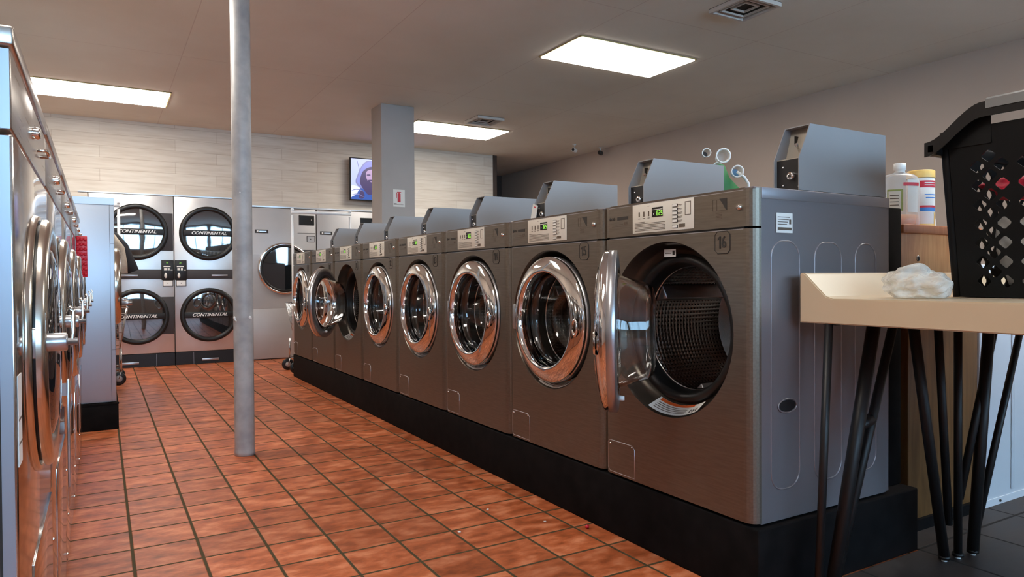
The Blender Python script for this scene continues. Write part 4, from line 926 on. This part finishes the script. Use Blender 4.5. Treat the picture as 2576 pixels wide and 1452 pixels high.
for (xx, sg) in ((x0, -1), (x1, 1)):
    b = MB(); Y = [-.105 + .21 * k / 20 for k in range(21)]
    prof = lambda y_: [(xx + sg * .033, rimz(y_) - .020), (xx + sg * .033, rimz(y_) + .004), (xx + sg * .024, rimz(y_) + .010), (xx - sg * .004, rimz(y_) + .012), (xx - sg * .008, rimz(y_) + .004), (xx - sg * .008, rimz(y_) - .014)]
    for y_, y2 in zip(Y[:-1], Y[1:]):
        p, q = prof(y_), prof(y2)
        for i in range(len(p)):
            j = (i + 1) % len(p); b.poly([(p[i][0], y_, p[i][1]), (p[j][0], y_, p[j][1]), (q[j][0], y2, q[j][1]), (q[i][0], y2, q[i][1])], M['handle'], False)
    b.build('handle_grip', lb)['label'] = 'grey rubber grip on the basket handle'
# clothes inside the basket
def lump(name, label, cat, c, sz, m, seed, group=None, amp=.35, fr=(2, 7), boxy=0.0):
    random.seed(seed); tmp = bmesh.new(); bmesh.ops.create_icosphere(tmp, subdivisions=5, radius=1)
    W = [(Vector((random.uniform(-1, 1), random.uniform(-1, 1), random.uniform(-1, 1))).normalized(), random.uniform(*fr), random.uniform(0, 6)) for _ in range(22)]
    for v in tmp.verts:
        p = v.co.copy(); g_ = max(abs(c_) for c_ in p) ** -boxy if boxy else 1; r = g_ * (1 + amp * sum(sin(p.dot(w) * f_ + ph) / f_ for w, f_, ph in W) * .5)
        q = p * r; z = q.z
        v.co = Vector((q.x * sz[0], q.y * sz[1], max(-.85, z) * sz[2]))
    b = MB(); b.merge(tmp, m, True); o = b.build(name, None, c); tag(o, label, cat, group); return o
lump('folded_cloth', 'white cloth lying in the bottom of the black basket', 'clothes', (bx + .25, by, bz + .128), (.200, .165, .128), M['cloth_white'], 3, amp=.10, boxy=.55)
lump('garment', 'crumpled red garment inside the black basket above the white cloth', 'clothes', (bx + .125, by + .10, bz + .305), (.10, .095, .035), M['cloth_red'], 5)
# translucent plastic bag on the table
pb = lump('plastic_bag', 'crumpled clear plastic bag lying on the cream table beside the basket', 'bag', (1.928, 1.105, zf + .040), (.083, .078, .046), M['bag'], 11, amp=.55, fr=(4, 18))

# ------------------------------------------------------------------ cups and pouch on top of washer 15/16
def cup(x, y, z, r, l, tilt, m_in, label):
    t = thing('measuring_cup', label, 'cup', (x, y, z), group='plastic cups behind the coin box of washer 15')
    t.rotation_euler = (radians(tilt), 0, radians(-36))
    b = MB(); b.lathe([(0, r * .80), (-.004, r), (-.008, r * 1.02), (-.008, r * .86), (0, r * .80)], M['whiteplastic'], axis='y', n=28); b.build('rim', t)
    b = MB(); b.lathe([(-.004, r * .84), (l, r * .72), (l + .003, r * .6), (l + .003, 0)], M['cleartub'], axis='y', n=28); b.lathe([(l, 0), (l, r * .68)], m_in, axis='y', n=24); b.build('cup_body', t)
zt_ = 1.171
b = MB(); b.box((2.262, 1.42, .2145), (2.392, 6.90, 1.17), M['plinth'], .004); o = b.build('service_wall'); tag(o, 'low black service wall right behind the right row of washers', 'partition')
cup(2.360, 2.196, 1.468, .032, .06, 0, M['cleartub'], 'largest white-rimmed clear cup, top right of the heap behind the coin box')
cup(2.330, 2.266, 1.489, .020, .05, 0, M['darkpanel'], 'small white-rimmed cup with dark inside, top left of the heap')
cup(2.330, 2.090, 1.383, .026, .05, 0, M['bluedeep'], 'white-rimmed cup with blue inside, just right of the coin box')
cup(2.345, 2.215, 1.420, .022, .05, 0, M['cleartub'], 'small clear cup low in the heap under the largest cup')
b = MB(); b.prism([(0, 0, 0), (.124, 0, 0), (.124, 0, .148), (.06, 0, .192), (.030, 0, .245), (0, 0, .245)], (0, .14, 0), M['green'], .008); o = b.build('green_pouch', None, (2.266, 2.125, zt_)); tag(o, 'green pouch under the plastic cups behind the coin box', 'pouch')
b = MB(); b.tube([(2.345, 2.105, 1.385), (2.372, 2.09, 1.362), (2.386, 2.08, 1.335), (2.390, 2.08, 1.30), (2.386, 2.08, 1.171)], .006, M['whiteplastic'], 10); o = b.build('white_strap', None); tag(o, 'thin white strap curving down beside the green pouch', 'strap')

# small litter on the floor
b = MB(); b.sphere((0, 0, .008), .008, M['red'], (1, 1, .9), 12); o = b.build('red_bead', None, (1.555, 2.115, 0)); tag(o, 'tiny red bead on the floor tiles by the black plinth', 'bead')
random.seed(4)
for k, (x, y) in enumerate(((1.46, 2.26), (1.34, 2.50), (1.13, 2.33), (1.30, 3.05))):
    b = MB(); b.prism([(-.006, -.003, 0), (.004, -.005, 0), (.007, .002, 0), (-.002, .005, 0)], (0, 0, .0015), M['paper']); o = b.build('paper_scrap', None, (x, y, .0005)); o.rotation_euler.z = k
    tag(o, 'tiny white paper scrap on the red floor tiles', 'paper scrap', 'paper scraps on the floor tiles')

# ------------------------------------------------------------------ world, camera
w = bpy.data.worlds.new('World'); S.world = w; w.use_nodes = True
bg = w.node_tree.nodes['Background']; bg.inputs[0].default_value = (.58, .78, 1.0, 1); bg.inputs[1].default_value = 4.0
cam = bpy.data.cameras.new('Camera'); co = bpy.data.objects.new('Camera', cam); COL.objects.link(co); S.camera = co
cam.sensor_width = 36; cam.lens = 36 * 1767.281 / 2576; cam.clip_start = .02
yaw, pitch, roll = .529, -.0137, -.0063
wv = Vector((sin(yaw) * cos(pitch), cos(yaw) * cos(pitch), sin(pitch))); rt = Vector((cos(yaw), -sin(yaw), 0)); up = rt.cross(wv)
r_ = rt * cos(roll) + up * sin(roll); u_ = -rt * sin(roll) + up * cos(roll)
co.matrix_world = Matrix(((r_.x, u_.x, -wv.x, 0), (r_.y, u_.y, -wv.y, 0), (r_.z, u_.z, -wv.z, .9343), (0, 0, 0, 1)))
vs = S.view_settings; vs.view_transform = 'Standard'; vs.look = 'None'; vs.gamma = 1; vs.use_curve_mapping = False; vs.exposure = 1.62
